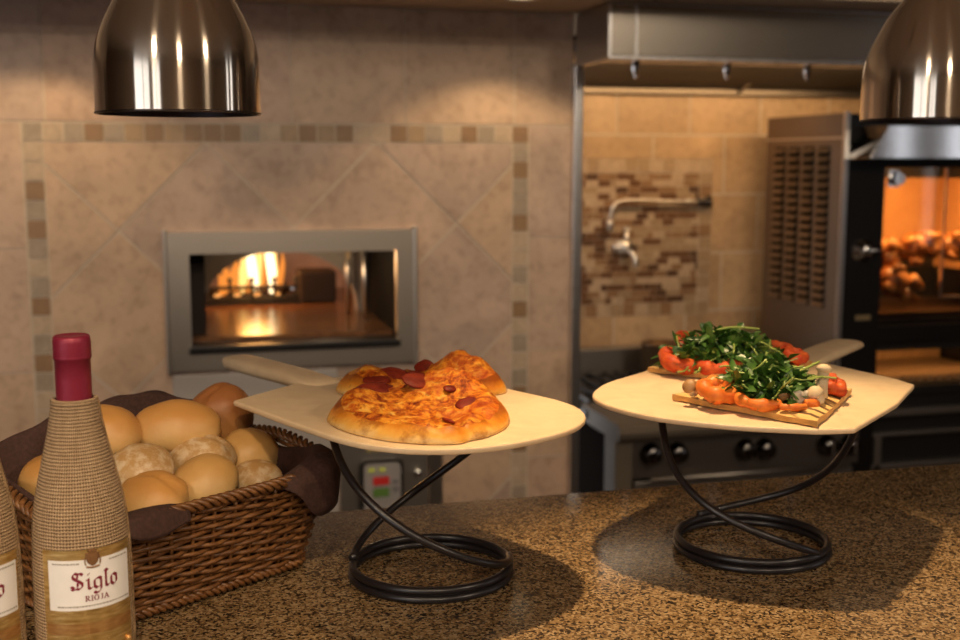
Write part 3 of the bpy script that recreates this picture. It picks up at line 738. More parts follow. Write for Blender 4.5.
# ------------------------------------------------------------------ pizza
def cheese_mat():
    m = Mat('baked_cheese'); co = m.coord('Object')
    a = m.noise(co, 55, 7, .7, .9); b = m.noise(co, 120, 5, .65); g = m.noise(co, 24, 5, .6)
    c = m.ramp(a, [(.32, (.13, .024, .004)), (.41, (.40, .075, .007)), (.49, (.64, .20, .014)), (.57, (.76, .34, .035)), (.67, (.82, .52, .13))])
    br = m.ramp(b, [(.40, (.34, .13, .05)), (.52, (1, 1, 1))])
    c = m.mix(.75, c, br, 'MULTIPLY')
    rd = m.ramp(g, [(.5, (0, 0, 0)), (.64, (1, 1, 1))])
    c = m.mix(m.math('MULTIPLY', rd, .6), c, (.40, .06, .010))
    m.color(c).p(.42, 0, Specular_IOR_Level=.12).bump(m.math('ADD', a, m.math('MULTIPLY', b, .4)), .5, .006); return m.m
def crust_mat():
    m = Mat('pizza_crust'); co = m.coord('Object'); gen = m.n('ShaderNodeTexCoord').outputs['Generated']
    sep = m.n('ShaderNodeSeparateXYZ'); m.l(gen, sep.inputs[0])
    a = m.noise(co, 45, 5, .6); b = m.noise(co, 20, 4)
    f = m.math('ADD', sep.outputs[2], m.math('MULTIPLY', m.math('SUBTRACT', b, .5), 1.1))
    c = m.ramp(f, [(.05, (.80, .54, .22)), (.25, (.76, .40, .08)), (.50, (.62, .22, .02)), (.80, (.28, .07, .01))])
    c = m.mix(.7, c, m.ramp(a, [(.34, (.36, .16, .06)), (.50, (1, 1, 1))]), 'MULTIPLY')
    m.color(c).p(.45, 0, Specular_IOR_Level=.12).bump(a, .35, .004); return m.m
cheese, crust = cheese_mat(), crust_mat()
meat = mottled('cured_meat', (.12, .010, .005), (.24, .030, .012), 60, .5, bump=.4, bdist=.004, Specular_IOR_Level=.12)
ZB = 1.1663 + .0062 + .0002
def pizza(label, outline, hc, hr, seed, bumps, cx=None, meats=(), curl=()):
    pts = [Vector((p[0], p[1], 0)) for p in outline]
    ed = spline(pts, 7); n = len(ed)
    C = sum(ed, Vector()) / n
    L = thing('pizza_piece', label, 'pizza', (C.x, C.y, ZB), 'baked pizza on the left board')
    def height(t, p):
        if t > .72: e = hr * math.sqrt(max(0, 1 - ((t - .72) / .28) ** 2))
        else: e = hc + (hr - hc) * max(0, (t - .45) / .27) ** 2
        for (bx, by, br, bh) in bumps: e += bh * math.exp(-((p.x - bx) ** 2 + (p.y - by) ** 2) / br ** 2) * max(0, 1 - max(0, t - .6) / .4) ** .8
        e += (.0055 * noise.noise(Vector((p.x * 55, p.y * 55, seed))) + .0022 * noise.noise(Vector((p.x * 150, p.y * 150, seed)))) * min(1, (1 - t) * 6)
        return max(e, .0008)
    ts = [0, .12, .24, .36, .48, .58, .66, .73, .78, .82, .86, .90, .94, .97, .99, 1.0]
    def layer(t): return [C + (q - C) * t for q in ed]
    Z = []
    for t in ts: Z.append([(p.x, p.y, ZB + height(t, p)) for p in layer(t)])
    split = 10
    top = MB(); vs = []; fs = []
    for r in Z[:split + 1]: vs += r
    for i in range(split):
        for k in range(n):
            k2 = (k + 1) % n; fs.append((i * n + k, i * n + k2, (i + 1) * n + k2, (i + 1) * n + k))
    top.add(vs, fs); top.build('cheese_topping', cheese, L, smooth=True, weld=True)
    cr = MB(); vs = []; fs = []
    for r in Z[split:]: vs += r
    vs += [(p.x, p.y, ZB) for p in layer(.97)]; vs += [(p.x, p.y, ZB) for p in layer(.5)]
    m_ = len(Z) - split + 2
    for i in range(m_ - 1):
        for k in range(n):
            k2 = (k + 1) % n; fs.append((i * n + k, i * n + k2, (i + 1) * n + k2, (i + 1) * n + k))
    fs.append(tuple((m_ - 1) * n + k for k in range(n)))
    cr.add(vs, fs); cr.build('crust', crust, L, smooth=True)
    for (mx, my, r1, r2, rot, dz, tilt) in meats:
        p = Vector((mx, my, 0))
        k0 = min(range(n), key=lambda i: (ed[i] - C).angle(p - C) if (p - C).length > 1e-4 else 0)
        t = (p - C).length / (ed[k0] - C).length
        M3 = Matrix.Rotation(rot, 3, 'Z') @ Matrix.Rotation(tilt, 3, 'X')
        MB().blob((mx, my, ZB + height(t, p) + dz), (r1, r2, .0022), M3, 18, 8, lambda d: 1 + .16 * noise.noise(d * 2.3 + Vector((mx * 90, my * 90, 0)))).build('pepperoni', meat, L, smooth=True)
    return L
pizza('large front pizza piece with puffed golden crust and ham on top',
      [(.138, 1.132), (.147, 1.076), (.177, 1.030), (.210, 1.006), (.240, .999), (.256, 1.008), (.275, 1.018), (.302, 1.050), (.318, 1.096), (.320, 1.150), (.302, 1.195), (.262, 1.205), (.215, 1.190), (.165, 1.180)],
      .010, .0145, 1.3, [(.280, 1.150, .045, .021), (.245, 1.16, .05, .015), (.165, 1.135, .028, .019), (.248, 1.03, .006, -.010), (.30, 1.09, .03, .006), (.20, 1.04, .02, .004), (.268, 1.04, .015, .004)],
      meats=[(.278, 1.088, .018, .013, -.25, -.0005, .40), (.234, 1.145, .018, .015, .5, .0005, .42), (.190, 1.152, .022, .015, .2, .0005, .35), (.243, 1.045, .010, .004, 1.9, .0, .4), (.262, 1.118, .008, .006, .4, .001, .4)])
pizza('smaller back pizza piece with browned curled crust behind the front piece',
      [(.166, 1.270), (.185, 1.225), (.235, 1.217), (.30, 1.214), (.335, 1.205), (.352, 1.222), (.348, 1.262), (.322, 1.292), (.275, 1.305), (.215, 1.305), (.180, 1.295)],
      .012, .016, 4.1, [(.316, 1.255, .032, .022), (.292, 1.265, .03, .013), (.195, 1.255, .036, .020), (.342, 1.228, .022, .012)],
      meats=[(.255, 1.252, .013, .012, .5, .0005, .45), (.268, 1.272, .012, .012, -.4, .003, .7), (.225, 1.242, .018, .012, .3, .001, .5), (.205, 1.228, .016, .010, 0, .0, .4)])

# ------------------------------------------------------------------ grilled flatbreads with salad
def flat_mat():
    m = Mat('grilled_flatbread'); co = m.coord('Object')
    wv = m.n('ShaderNodeTexWave', wave_type='BANDS', bands_direction='X'); wv.inputs['Scale'].default_value = 16
    wv.inputs['Distortion'].default_value = 2.6; wv.inputs['Detail'].default_value = 1; wv.inputs['Detail Scale'].default_value = .35
    mp = m.n('ShaderNodeMapping'); mp.inputs['Rotation'].default_value = (0, 0, ri(-27)); m.l(co, mp.inputs['Vector']); m.l(mp.outputs[0], wv.inputs['Vector'])
    n1 = m.noise(co, 40, 4)
    base = m.ramp(n1, [(.3, (.62, .36, .10)), (.7, (.74, .50, .20))])
    ch = m.ramp(wv.outputs['Fac'], [(.22, (.9, .9, .9)), (.36, (0, 0, 0))])
    m.color(m.mix(ch, base, (.07, .025, .01))).p(.5).bump(n1, .2, .003); return m.m
flat = [flat_mat(), mottled('flatbread_edge', (.50, .24, .055), (.64, .36, .11), 50, .5, bump=.2)]
def flatbread(label, C4, thick, seed):
    n = 16; cx = sum(c[0] for c in C4) / 4; cy = sum(c[1] for c in C4) / 4
    L = thing('grilled_flatbread', label, 'flatbread', (cx, cy, ZB), 'grilled flatbreads on the right board')
    A, B_, C_, D_ = [Vector((*c, 0)) for c in C4]
    def pt(u, v, top):
        p = A.lerp(B_, u).lerp(D_.lerp(C_, u), v)
        e = min(u, 1 - u, v, 1 - v)
        wob = .0025 * noise.noise(Vector((u * 3, v * 3, seed)))
        ex = .004 * noise.noise(Vector((u * 7, v * 7, seed + 9))) if e < .01 else 0
        z = ZB + (thick * (1 if e > .03 else .72) + wob + .001 if top else (0 if e > .06 else .0012))
        d = (p - Vector((cx, cy, 0))).normalized() * ex
        return (p.x + d.x, p.y + d.y, max(z, ZB))
    m_ = n + 1; vs = [pt(i / n, j / n, True) for j in range(m_) for i in range(m_)] + [pt(i / n, j / n, False) for j in range(m_) for i in range(m_)]
    o = m_ * m_; fs = []
    for j in range(n):
        for i in range(n):
            a = j * m_ + i; fs.append((a, a + 1, a + m_ + 1, a + m_)); fs.append((o + a + m_, o + a + m_ + 1, o + a + 1, o + a))
    bd = [i for i in range(m_)] + [j * m_ + n for j in range(1, m_)] + [n * m_ + i for i in range(n - 1, -1, -1)] + [j * m_ for j in range(n - 1, 0, -1)]
    for k in range(len(bd)): a, b = bd[k], bd[(k + 1) % len(bd)]; fs.append((a, o + a, o + b, b))
    nt = n * n * 2
    mb = MB(); mb.add(vs, fs); mb.mi = [0 if (i < nt and i % 2 == 0) else 1 for i in range(len(fs))]; mb.build('bread_slab', flat, L, auto=50)
    return L
FT = .0085
flatbread('front grilled flatbread with dark char lines under tomato and rocket', [(.511, 1.128), (.594, .974), (.716, 1.106), (.622, 1.200)], FT, 2.2)
flatbread('rear grilled flatbread under the back heap of rocket', [(.549, 1.290), (.614, 1.212), (.765, 1.272), (.690, 1.362)], FT, 5.7)
ZT = ZB + FT + .0015
tom = Mat('tomato_flesh'); tf = tom.noise(tom.coord('Object'), 70, 4)
tom.color(tom.ramp(tf, [(.3, (.60, .12, .016)), (.7, (.80, .26, .045))])).p(.42, 0, Subsurface_Weight=.15, Specular_IOR_Level=.25).bump(tf, .25, .003)
tom.b.inputs['Subsurface Radius'].default_value = (.01, .004, .002)
tomr = mottled('roasted_tomato', (.42, .04, .012), (.62, .13, .03), 70, .45, bump=.4, bdist=.004, Specular_IOR_Level=.2)
mush = mottled('mushroom_flesh', (.52, .38, .22), (.66, .52, .34), 60, .6, bump=.2, bdist=.002)
mushb = mottled('browned_mushroom', (.30, .15, .05), (.46, .26, .10), 60, .5, bump=.2, bdist=.002)
onion = plain('pale_onion', (.72, .62, .48), .4)
def slice_ring(label, x, y, z, r, tube, tilt, rz, a0, a1, mat, grp='tomato pieces on the flatbreads', name='tomato_slice', sq=1.0):
    L = thing(name, label, 'tomato', (x, y, z), grp)
    M3 = Matrix.Rotation(rz, 3, 'Z') @ Matrix.Rotation(tilt, 3, 'X'); n = 28; P = []; rr = []
    for k in range(n + 1):
        s = k / n; a = ri(a0 + (a1 - a0) * s); q = M3 @ Vector((r * math.cos(a), r * sq * math.sin(a), 0))
        P.append((x + q.x, y + q.y, z + q.z)); rr.append(tube * (1 + .14 * math.sin(5 * a + x * 60) + .22 * noise.noise(Vector((math.cos(a) * 3, math.sin(a) * 3, x * 40)))) * (.55 if (a1 - a0 < 350 and k in (0, n)) else 1))
    MB().tube(P, rr, 12).build('tomato_wall', mat, L, smooth=True)
    if a1 - a0 > 300:
        core = MB()
        for k in range(3):
            a = ri(40 + 120 * k); q = M3 @ Vector((r * .45 * math.cos(a), r * .45 * math.sin(a), 0)); core.tube([(x, y, z), (x + q.x, y + q.y, z + q.z), (x + 2.0 * q.x, y + 2.0 * q.y, z + 2.0 * q.z)], tube * .5, 8)
        core.build('tomato_core', mat, L, smooth=True)
slice_ring('thick round tomato slice at the front left of the front flatbread', .541, 1.078, ZT + .010, .0150, .0085, .25, .1, 0, 360, tom.m)
slice_ring('long curved tomato wedge at the front edge of the front flatbread', .574, 1.046, ZT + .007, .023, .0062, .15, -.5, 170, 320, tom.m)
slice_ring('short tomato strip leaning by the pale mushroom stem', .610, 1.046, ZT + .009, .024, .0050, .35, .9, 215, 300, tom.m)
slice_ring('flat tomato strip lying at the right front of the flatbread', .592, 1.024, ZT + .004, .018, .0036, 0, .2, 200, 290, tom.m)
slice_ring('small tomato end behind the mushroom stem on the right', .672, 1.072, ZT + .010, .008, .007, .6, .4, 0, 359, tomr)
slice_ring('roasted tomato slice at the left end of the rear flatbread', .582, 1.264, ZT + .009, .018, .0095, .3, .2, 0, 360, tomr)
slice_ring('roasted tomato wedge right of the left rear slice', .618, 1.246, ZT + .009, .022, .008, .3, -.3, 170, 350, tomr)
slice_ring('roasted tomato wedge between the two heaps of rocket', .655, 1.25, ZT + .010, .020, .007, .4, .4, 180, 340, tomr)
slice_ring('roasted tomato piece at the right end of the rear flatbread', .728, 1.285, ZT + .010, .015, .006, .4, .1, 0, 360, tomr)
slice_ring('roasted tomato half at the rear corner beside the handle', .735, 1.262, ZT + .008, .010, .007, .3, .5, 0, 359, tomr)
slice_ring('roasted tomato strip behind the left rear slice', .618, 1.31, ZT + .020, .018, .006, .5, .5, 0, 200, tomr)
def mushroom(label, base, top, capr, stemr, m1=mush, m2=mushb):
    L = thing('mushroom', label, 'mushroom', base, 'mushroom pieces on the flatbreads')
    b, t = Vector(base), Vector(top)
    MB().tube([b, b.lerp(t, .4), t], [stemr * 1.25, stemr, stemr * .9], 12).build('stem', m1, L, smooth=True)
    d = (t - b).normalized(); M3 = Vector((0, 0, 1)).rotation_difference(d).to_matrix()
    MB().blob(t + d * capr * .25, (capr, capr, capr * .72), M3, 16, 10, lambda q: 1 if q.z > -.15 else .86).build('cap', m2, L, smooth=True)
mushroom('brown mushroom at the left edge of the front flatbread', (.525, 1.104, ZT + .004), (.519, 1.100, ZT + .010), .0085, .005, mush, mushb)
mushroom('upright pale mushroom standing at the right of the front flatbread', (.640, 1.046, ZT + .004), (.645, 1.049, ZT + .030), .0085, .0065, mush, mush)
mushroom('small lumpy pale mushroom in front of the upright one', (.630, 1.034, ZT + .003), (.626, 1.032, ZT + .010), .009, .0065, mush, mush)
mushroom('browned mushroom by the round tomato slice', (.575, 1.085, ZT + .004), (.572, 1.078, ZT + .013), .009, .005, mush, mushb)
mushroom('browned mushroom inside the curve of the tomato wedge', (.597, 1.048, ZT + .003), (.594, 1.043, ZT + .009), .009, .005, mush, mushb)
for lb, (x, y, r) in (('pale onion petal in front of the rocket heap', (.606, 1.032, .010)), ('pale onion petal beside the leaning tomato strip', (.618, 1.034, .008))):
    MB().blob((x, y, ZT + .009), (r * .75, r * .35, r), Matrix.Rotation(-.3, 3, 'Z') @ Matrix.Rotation(.2, 3, 'X'), 14, 10, lambda d: 1 - .25 * d.z).build('onion_petal', onion, smooth=True)
    tag(bpy.context.scene.collection.objects[-1], lb, 'onion', 'onion petals on the front flatbread')
leafm = Mat('rocket_leaf'); lf = leafm.noise(leafm.coord('Object'), 45, 3)
leafm.color(leafm.ramp(lf, [(.3, (.022, .065, .010)), (.6, (.055, .135, .018)), (.8, (.12, .21, .03))])).p(.38, 0)
stalk = plain('leaf_stalk', (.28, .36, .08), .4)
def rocket(label, cx, cy, z0, rx, ry, h, n, seed, rotz):
    rg_ = random.Random(seed); mb = MB()
    M = Matrix.Rotation(rotz, 3, 'Z')
    for i in range(n):
        a = rg_.random() * 2 * PI; rr = math.sqrt(rg_.random()); 
        lay = rg_.random(); zz = z0 + .004 + (h * (1 - .75 * rr * rr)) * (.25 + .75 * lay)
        c = Vector((cx, cy, 0)) + M @ Vector((rx * rr * math.cos(a), ry * rr * math.sin(a), 0)); c.z = zz
        L = .030 + .026 * rg_.random(); W = .0038 + .0042 * rg_.random()
        yaw = rg_.random() * 2 * PI; pitch = rg_.uniform(-.25, .7); roll = rg_.uniform(-.9, .9); bend = rg_.uniform(-55, 25)
        R = Matrix.Rotation(yaw, 3, 'Z') @ Matrix.Rotation(-pitch, 3, 'Y') @ Matrix.Rotation(roll, 3, 'X')
        N = 12; vs = []; fs = []
        for k in range(N + 1):
            t = k / N; x = (t - .5) * L
            wv = W * (.12 if t < .25 else (.25 + .75 * math.sin(PI * min(1, (t - .2) / .8)) ** .7) * (1 if k % 3 else .38)) if t < 1 else .0006
            zc = bend * (x ** 2)
            for s_ in (-1, 0, 1): 
                q = R @ Vector((x, s_ * wv, zc + abs(s_) * wv * .45)); v = c + q; v.z = max(v.z, z0); vs.append(v)
        for k in range(N):
            for s_ in (0, 1): fs.append((k * 3 + s_, k * 3 + s_ + 1, k * 3 + s_ + 4, k * 3 + s_ + 3))
        mb.add(vs, fs, 0)
        if i % 4 == 0:
            P = []
            for k in range(7):
                t = k / 6; q = R @ Vector(((t - .75) * L * 1.1, 0, bend * ((t - .5) * L) ** 2 + .001)); v = c + q; v.z = max(v.z, z0 + .001); P.append(v)
            mb.tube(P, [.0011] * 7, 5, False, 1)
    o = mb.build('rocket_leaves', [leafm.m, stalk], smooth=True)
    tag(o, label, 'salad leaves', None, 'stuff'); return o
rocket('fresh green rocket heaped on the front flatbread', .594, 1.074, ZT, .046, .038, .038, 230, 4, .4)
rocket('darker heap of rocket on the rear flatbread', .640, 1.272, ZT, .076, .038, .037, 270, 9, .1)
def long_stalk(label, P):
    o = MB().tube(spline(P, 6, False), .0014, 7).build('leaf_stalk', stalk, smooth=True)
    tag(o, label, 'leaf stalk', 'long rocket stalks')
long_stalk('long pale stalk arching over the top of the rear rocket', [(.600, 1.262, ZT + .030), (.625, 1.265, ZT + .042), (.652, 1.265, ZT + .046), (.685, 1.262, ZT + .043)])
long_stalk('pale stalk sticking out right from the front rocket', [(.612, 1.06, ZT + .024), (.630, 1.065, ZT + .030), (.654, 1.073, ZT + .036)])
long_stalk('pale stalk standing up at the top of the front rocket', [(.596, 1.09, ZT + .026), (.599, 1.09, ZT + .037), (.602, 1.09, ZT + .046)])

# ------------------------------------------------------------------ bread basket
Bc = Vector((.118, 1.197, 1.0)); bl = Vector((.835, .55, 0)); bs = Vector((-.55, .835, 0))
LB, WB, HB, FLR = .250, .215, .106, .026
def bump_at(t, c, w_): d = abs((t - c + .5) % 1 - .5); return math.exp(-(d / w_) ** 2)
def hh(t): return HB + .022 * bump_at(t, .885, .085) + .022 * bump_at(t, .385, .085)           # bottom length, width, height, flare
def bpt(a, b, z): return Bc + bl * a + bs * b + Vector((0, 0, z))
def per(t, z, off=0):
    """point on the basket wall: t in 0..1 round the perimeter from the front-right corner leftwards, z height, off outward"""
    f = FLR * (z / HB) ** .8 + off; r = .02 + f * .5; z = z * hh(t) / HB
    a0, a1, b0, b1 = -LB - f, f, -f * 1.15, WB + f
    lens = [a1 - a0 - 2 * r, PI / 2 * r, b1 - b0 - 2 * r, PI / 2 * r] * 2
    tot = sum(lens); d = (t % 1) * tot
    cor = [None, (a0 + r, b0 + r, 270), None, (a0 + r, b1 - r, 180), None, (a1 - r, b1 - r, 90), None, (a1 - r, b0 + r, 0)]
    st = [((a1 - r, b0), (-1, 0)), None, ((a0, b0 + r), (0, 1)), None, ((a0 + r, b1), (1, 0)), None, ((a1, b1 - r), (0, -1)), None]
    for i in range(8):
        if d <= lens[i] or i == 7:
            if st[i]:
                (x, y), (dx, dy) = st[i]; q = (x + dx * d, y + dy * d); nn = {(-1, 0): (0, -1), (0, 1): (-1, 0), (1, 0): (0, 1), (0, -1): (1, 0)}[(dx, dy)]
            else:
                cx, cy, a = cor[i]; an = ri(a - 90 * d / lens[i]); nn = (math.cos(an), math.sin(an)); q = (cx + r * nn[0], cy + r * nn[1])
            return bpt(q[0], q[1], z), bl * nn[0] + bs * nn[1]
        d -= lens[i]
bk = thing('bread_basket', 'brown wicker basket full of bread rolls beside the wine bottles', 'basket', bpt(-LB / 2, WB / 2, 0))
NS = 44; rows = 20
wv = MB()
for i in range(rows):
    z = .008 + (HB - .014) * i / (rows - 1); P = []; n = NS * 4
    for k in range(n):
        ph = PI * k / 4 + (PI if i % 2 else 0)
        q, nn = per(k / n, z); P.append(q + nn * .0028 * math.cos(ph) + Vector((0, 0, .0008 * math.sin(k * .7 + i * 2.1))))
    wv.tube(P, .0025, 6, True)
wv.build('woven_wall', wicker, bk, smooth=True)
sk = MB()
for k in range(NS):
    P = [per((k + .5 * 0) / NS, z)[0] for z in (.002, .03, .06, .085, HB)]; sk.tube(P, .0022, 6)
sk.build('upright_stakes', wicker, bk, smooth=True)
for z0, rad, amp in ((HB + .001, .0027, .0048), (.006, .0026, .0040)):
    br = MB()
    for s_ in range(3):
        P = []
        for k in range(360):
            t = k / 360; q, nn = per(t, max(z0, 0), .001); a = 2 * PI * (t * 40 + s_ / 3)
            P.append(q + nn * amp * math.cos(a) + Vector((0, 0, amp * .8 * math.sin(a) + (0.001 if z0 < .01 else 0))))
        br.tube(P, rad, 6, True)
    br.build('braided_rim' if z0 > .05 else 'braided_foot', wicker, bk, smooth=True)
bb = MB(); bb.prism([tuple(per(k / 80, .004, -.003)[0][:2]) for k in range(80)], 1.002, 1.007); bb.build('base', wicker, bk)
# the cloth lining
nap = MB(); NT = 240
prof_n = 12; vs = []; fs = []
for k in range(NT):
    t = k / NT
    wob = .004 * math.sin(2 * PI * t * 9) + .003 * math.sin(2 * PI * t * 17 + 1)
    # perimeter fractions: 0 front right corner, ~.3 front left, ~.5 back left, ~.8 back right
    flap = .056 * math.exp(-(abs((t - .985 + .5) % 1 - .5) / .045) ** 4) + .020 * bump_at(t, .175, .030) + .004
    back = bump_at(t, .66, .16)
    low = bump_at(t, .12, .07)                       # the cloth has slipped below the rim along the front
    side = bump_at(t, .90, .04)
    top = hh(t) + .004 + .054 * back + wob * back * .6 + .014 * bump_at(t, .985, .04) - .020 * side - .010 * low * (1 - bump_at(t, .18, .05)) + .006 * bump_at(t, .18, .034)
    out = min(1, (flap - .004) / .02)
    row = []
    for z, off in ((.060, -.022), (.072, -.019), (.084, -.017), (.096, -.015), (top - .004, -.013 + .004 * out), (top, -.009 + .008 * out)):
        q, nn = per(t, min(z, HB), off + wob * .25); q = q.copy(); q.z = 1.0 + min(z, top - .003) if z < top - .004 else 1.0 + z; row.append(q)
    for i in range(1, 7):
        s_ = i / 6; dz = flap * s_; z = top - dz
        if out < .25:                                # just a turned hem inside the rim
            q, nn = per(t, min(max(z, .02), HB), -.0085 + .0005 * i)
        else: q, nn = per(t, min(max(z, .02), HB), .0105 * min(1, out * 1.2) + .0012 * i + wob * .25)
        q = q.copy(); q.z = 1.0 + (z if out >= .25 else top - .001 * i); row.append(q)
    vs += row
m_ = 12
for k in range(NT):
    k2 = (k + 1) % NT
    for i in range(m_ - 1): fs.append((k * m_ + i, k2 * m_ + i, k2 * m_ + i + 1, k * m_ + i + 1))
# crumpled cloth floor
o0 = len(vs)
cen = bpt(-LB / 2, WB / 2, 0)
for j in range(1, 9):
    for k in range(NT):
        q = Vector(vs[k * m_]); s_ = 1 - j / 9; p = cen.lerp(q, s_); p.z = 1.060 + .006 * noise.noise(Vector((p.x * 28, p.y * 28, 2))) - .004; vs.append(p)
for j in range(8):
    for k in range(NT):
        k2 = (k + 1) % NT
        a = [k * m_, k2 * m_] if j == 0 else [o0 + (j - 1) * NT + k, o0 + (j - 1) * NT + k2]
        fs.append((a[0], o0 + j * NT + k, o0 + j * NT + k2, a[1]))
vs.append(Vector((cen.x, cen.y, 1.058)))
for k in range(NT): fs.append((o0 + 7 * NT + k, len(vs) - 1, o0 + 7 * NT + (k + 1) % NT))
nap.add(vs, fs)
o = nap.build('cloth_napkin', cloth, smooth=True, solid=.0016)
tag(o, 'dark brown cloth napkin lining the bread basket', 'napkin')

def roll(label, c, r, rz, rx, mat, seed, crease=0):
    M3 = Matrix.Rotation(rz, 3, 'Z') @ Matrix.Rotation(rx, 3, 'X')
    def fn(d):
        f = 1 + .05 * noise.noise(d * 1.6 + Vector((seed, 0, 0))) + .02 * noise.noise(d * 4 + Vector((0, seed, 0)))
        if d.z < -.25: f *= 1 - .22 * (-.25 - d.z)
        if crease: f *= 1 - .10 * math.exp(-((d.y - .15) / .07) ** 2) * (d.z > -.3)
        return f
    MBo = MB().blob(c, r, M3, 32, 22, fn)
    # mesh origin at the roll's own place
    o = MBo.build('bread_roll', mat, smooth=True)
    me = o.data
    me.transform(Matrix.Translation(-Vector(c))); o.location = c
    tag(o, label, 'bread roll', 'bread rolls in the basket')
A_ = -.25
roll('large smooth golden bread roll on top in the middle of the basket', (-.009, 1.262, 1.143), (.048, .036, .030), A_ + .12, .25, bread_gold, 1)
roll('golden bread roll half hidden behind the bottle neck', (-.082, 1.250, 1.142), (.040, .036, .033), A_ - .5, .2, bread_gold, 2)
roll('brown bread roll with a torn flap at the back right', (.040, 1.314, 1.139), (.038, .036, .042), A_ + .9, .3, bread_brown, 3, 1)
roll('round smooth bread roll at the right end of the basket', (.066, 1.263, 1.108), (.035, .034, .029), A_, .1, bread_pale, 4)
roll('creased floury bread roll below the large golden one', (.016, 1.232, 1.113), (.037, .034, .028), A_ - .2, .2, bread_flour, 5, 1)
roll('rough floury bread roll just right of the bottle', (-.046, 1.184, 1.119), (.036, .034, .026), A_ - .5, .3, bread_flour, 6)
roll('pale bread roll at the front middle of the basket', (.018, 1.176, 1.103), (.034, .036, .028), A_ - .5, .35, bread_pale, 7)
roll('smooth golden bread roll at the front left by the napkin point', (-.034, 1.140, 1.100), (.038, .034, .027), A_ - .4, .3, bread_gold, 8, 1)
roll('small creased bread roll low at the front right', (.072, 1.214, 1.094), (.028, .024, .020), A_ + .3, .2, bread_flour, 9, 1)
roll('bread roll glimpsed in the gap between the two bottles', (-.136, 1.250, 1.098), (.034, .034, .028), A_, .2, bread_gold, 10)

# ------------------------------------------------------------------ wine bottles
# pen-written lettering: each stroke is swept with a slanted broad nib
def pen(mb, strokes, nib, put, sub=4):
    for st in strokes:
        P = []
        for a, b in zip(st, st[1:]):
            for k in range(sub): P.append((a[0] + (b[0] - a[0]) * k / sub, a[1] + (b[1] - a[1]) * k / sub))
        P.append(st[-1])
        for a, b in zip(P, P[1:]):
            pts = [(q[0] + sx * nib[0] + ty_ * 0, q[1] + sx * nib[1]) for q in (a, b) for sx in (-1, 1) for ty_ in (0,)]
            pts += [(q[0] + nib[2] * sy, q[1] - nib[2] * sy) for q in (a, b) for sy in (-1, 1)]
            h = hull([(round(x, 6), round(y, 6)) for x, y in pts])
            if len(h) >= 3: mb.add([put(x, y) for x, y in h], [tuple(range(len(h)))])
# blackletter word, x-height 1
BLK = {
 'S': (1.25, [[(1.05, 1.42), (.85, 1.58), (.62, 1.52), (.38, 1.62), (.2, 1.42), (.22, 1.18), (.45, .98), (.8, .8), (1.02, .58), (1.0, .3), (.75, .08), (.5, .16), (.28, .04), (.08, .12)], [(.62, 1.45), (.58, 1.05)], [(.62, .72), (.62, .35)], [(.05, .35), (.3, .2)]]),
 'i': (.62, [[(.12, .88), (.3, 1.0), (.3, .12), (.48, .02), (.58, .14)], [(.24, 1.36), (.36, 1.46)]]),
 'g': (.95, [[(.72, 1.0), (.42, .96), (.2, .82), (.2, .22), (.42, .04), (.68, .2)], [(.6, 1.0), (.78, .9), (.78, -.1), (.6, -.38), (.34, -.44), (.16, -.3)]]),
 'l': (.62, [[(.14, 1.5), (.3, 1.64), (.3, .12), (.48, .02), (.58, .14)], [(.3, 1.6), (.48, 1.48)]]),
 'o': (.90, [[(.46, 1.04), (.2, .84), (.2, .2), (.44, -.02)], [(.44, 1.0), (.74, .84), (.74, .22), (.46, .0)]]),
}
SER = {   # roman capitals, cap height 1
 'R': (.95, [[(.2, 0), (.2, 1)], [(.06, 1), (.5, 1), (.68, .86), (.68, .64), (.5, .5), (.22, .5)], [(.42, .5), (.8, .02), (.92, 0)], [(.06, 0), (.36, 0)]]),
 'I': (.5, [[(.24, 0), (.24, 1)], [(.08, 0), (.4, 0)], [(.08, 1), (.4, 1)]]),
 'O': (1.05, [[(.5, 1), (.22, .86), (.12, .5), (.22, .14), (.5, 0), (.78, .14), (.88, .5), (.78, .86), (.5, 1)]]),
 'J': (.65, [[(.4, 1), (.4, .2), (.28, .0), (.08, .02)], [(.22, 1), (.58, 1)]]),
 'A': (1.0, [[(.14, 0), (.5, 1), (.86, 0)], [(.27, .36), (.73, .36)], [(.04, 0), (.26, 0)], [(.72, 0), (.98, 0)]]),
}
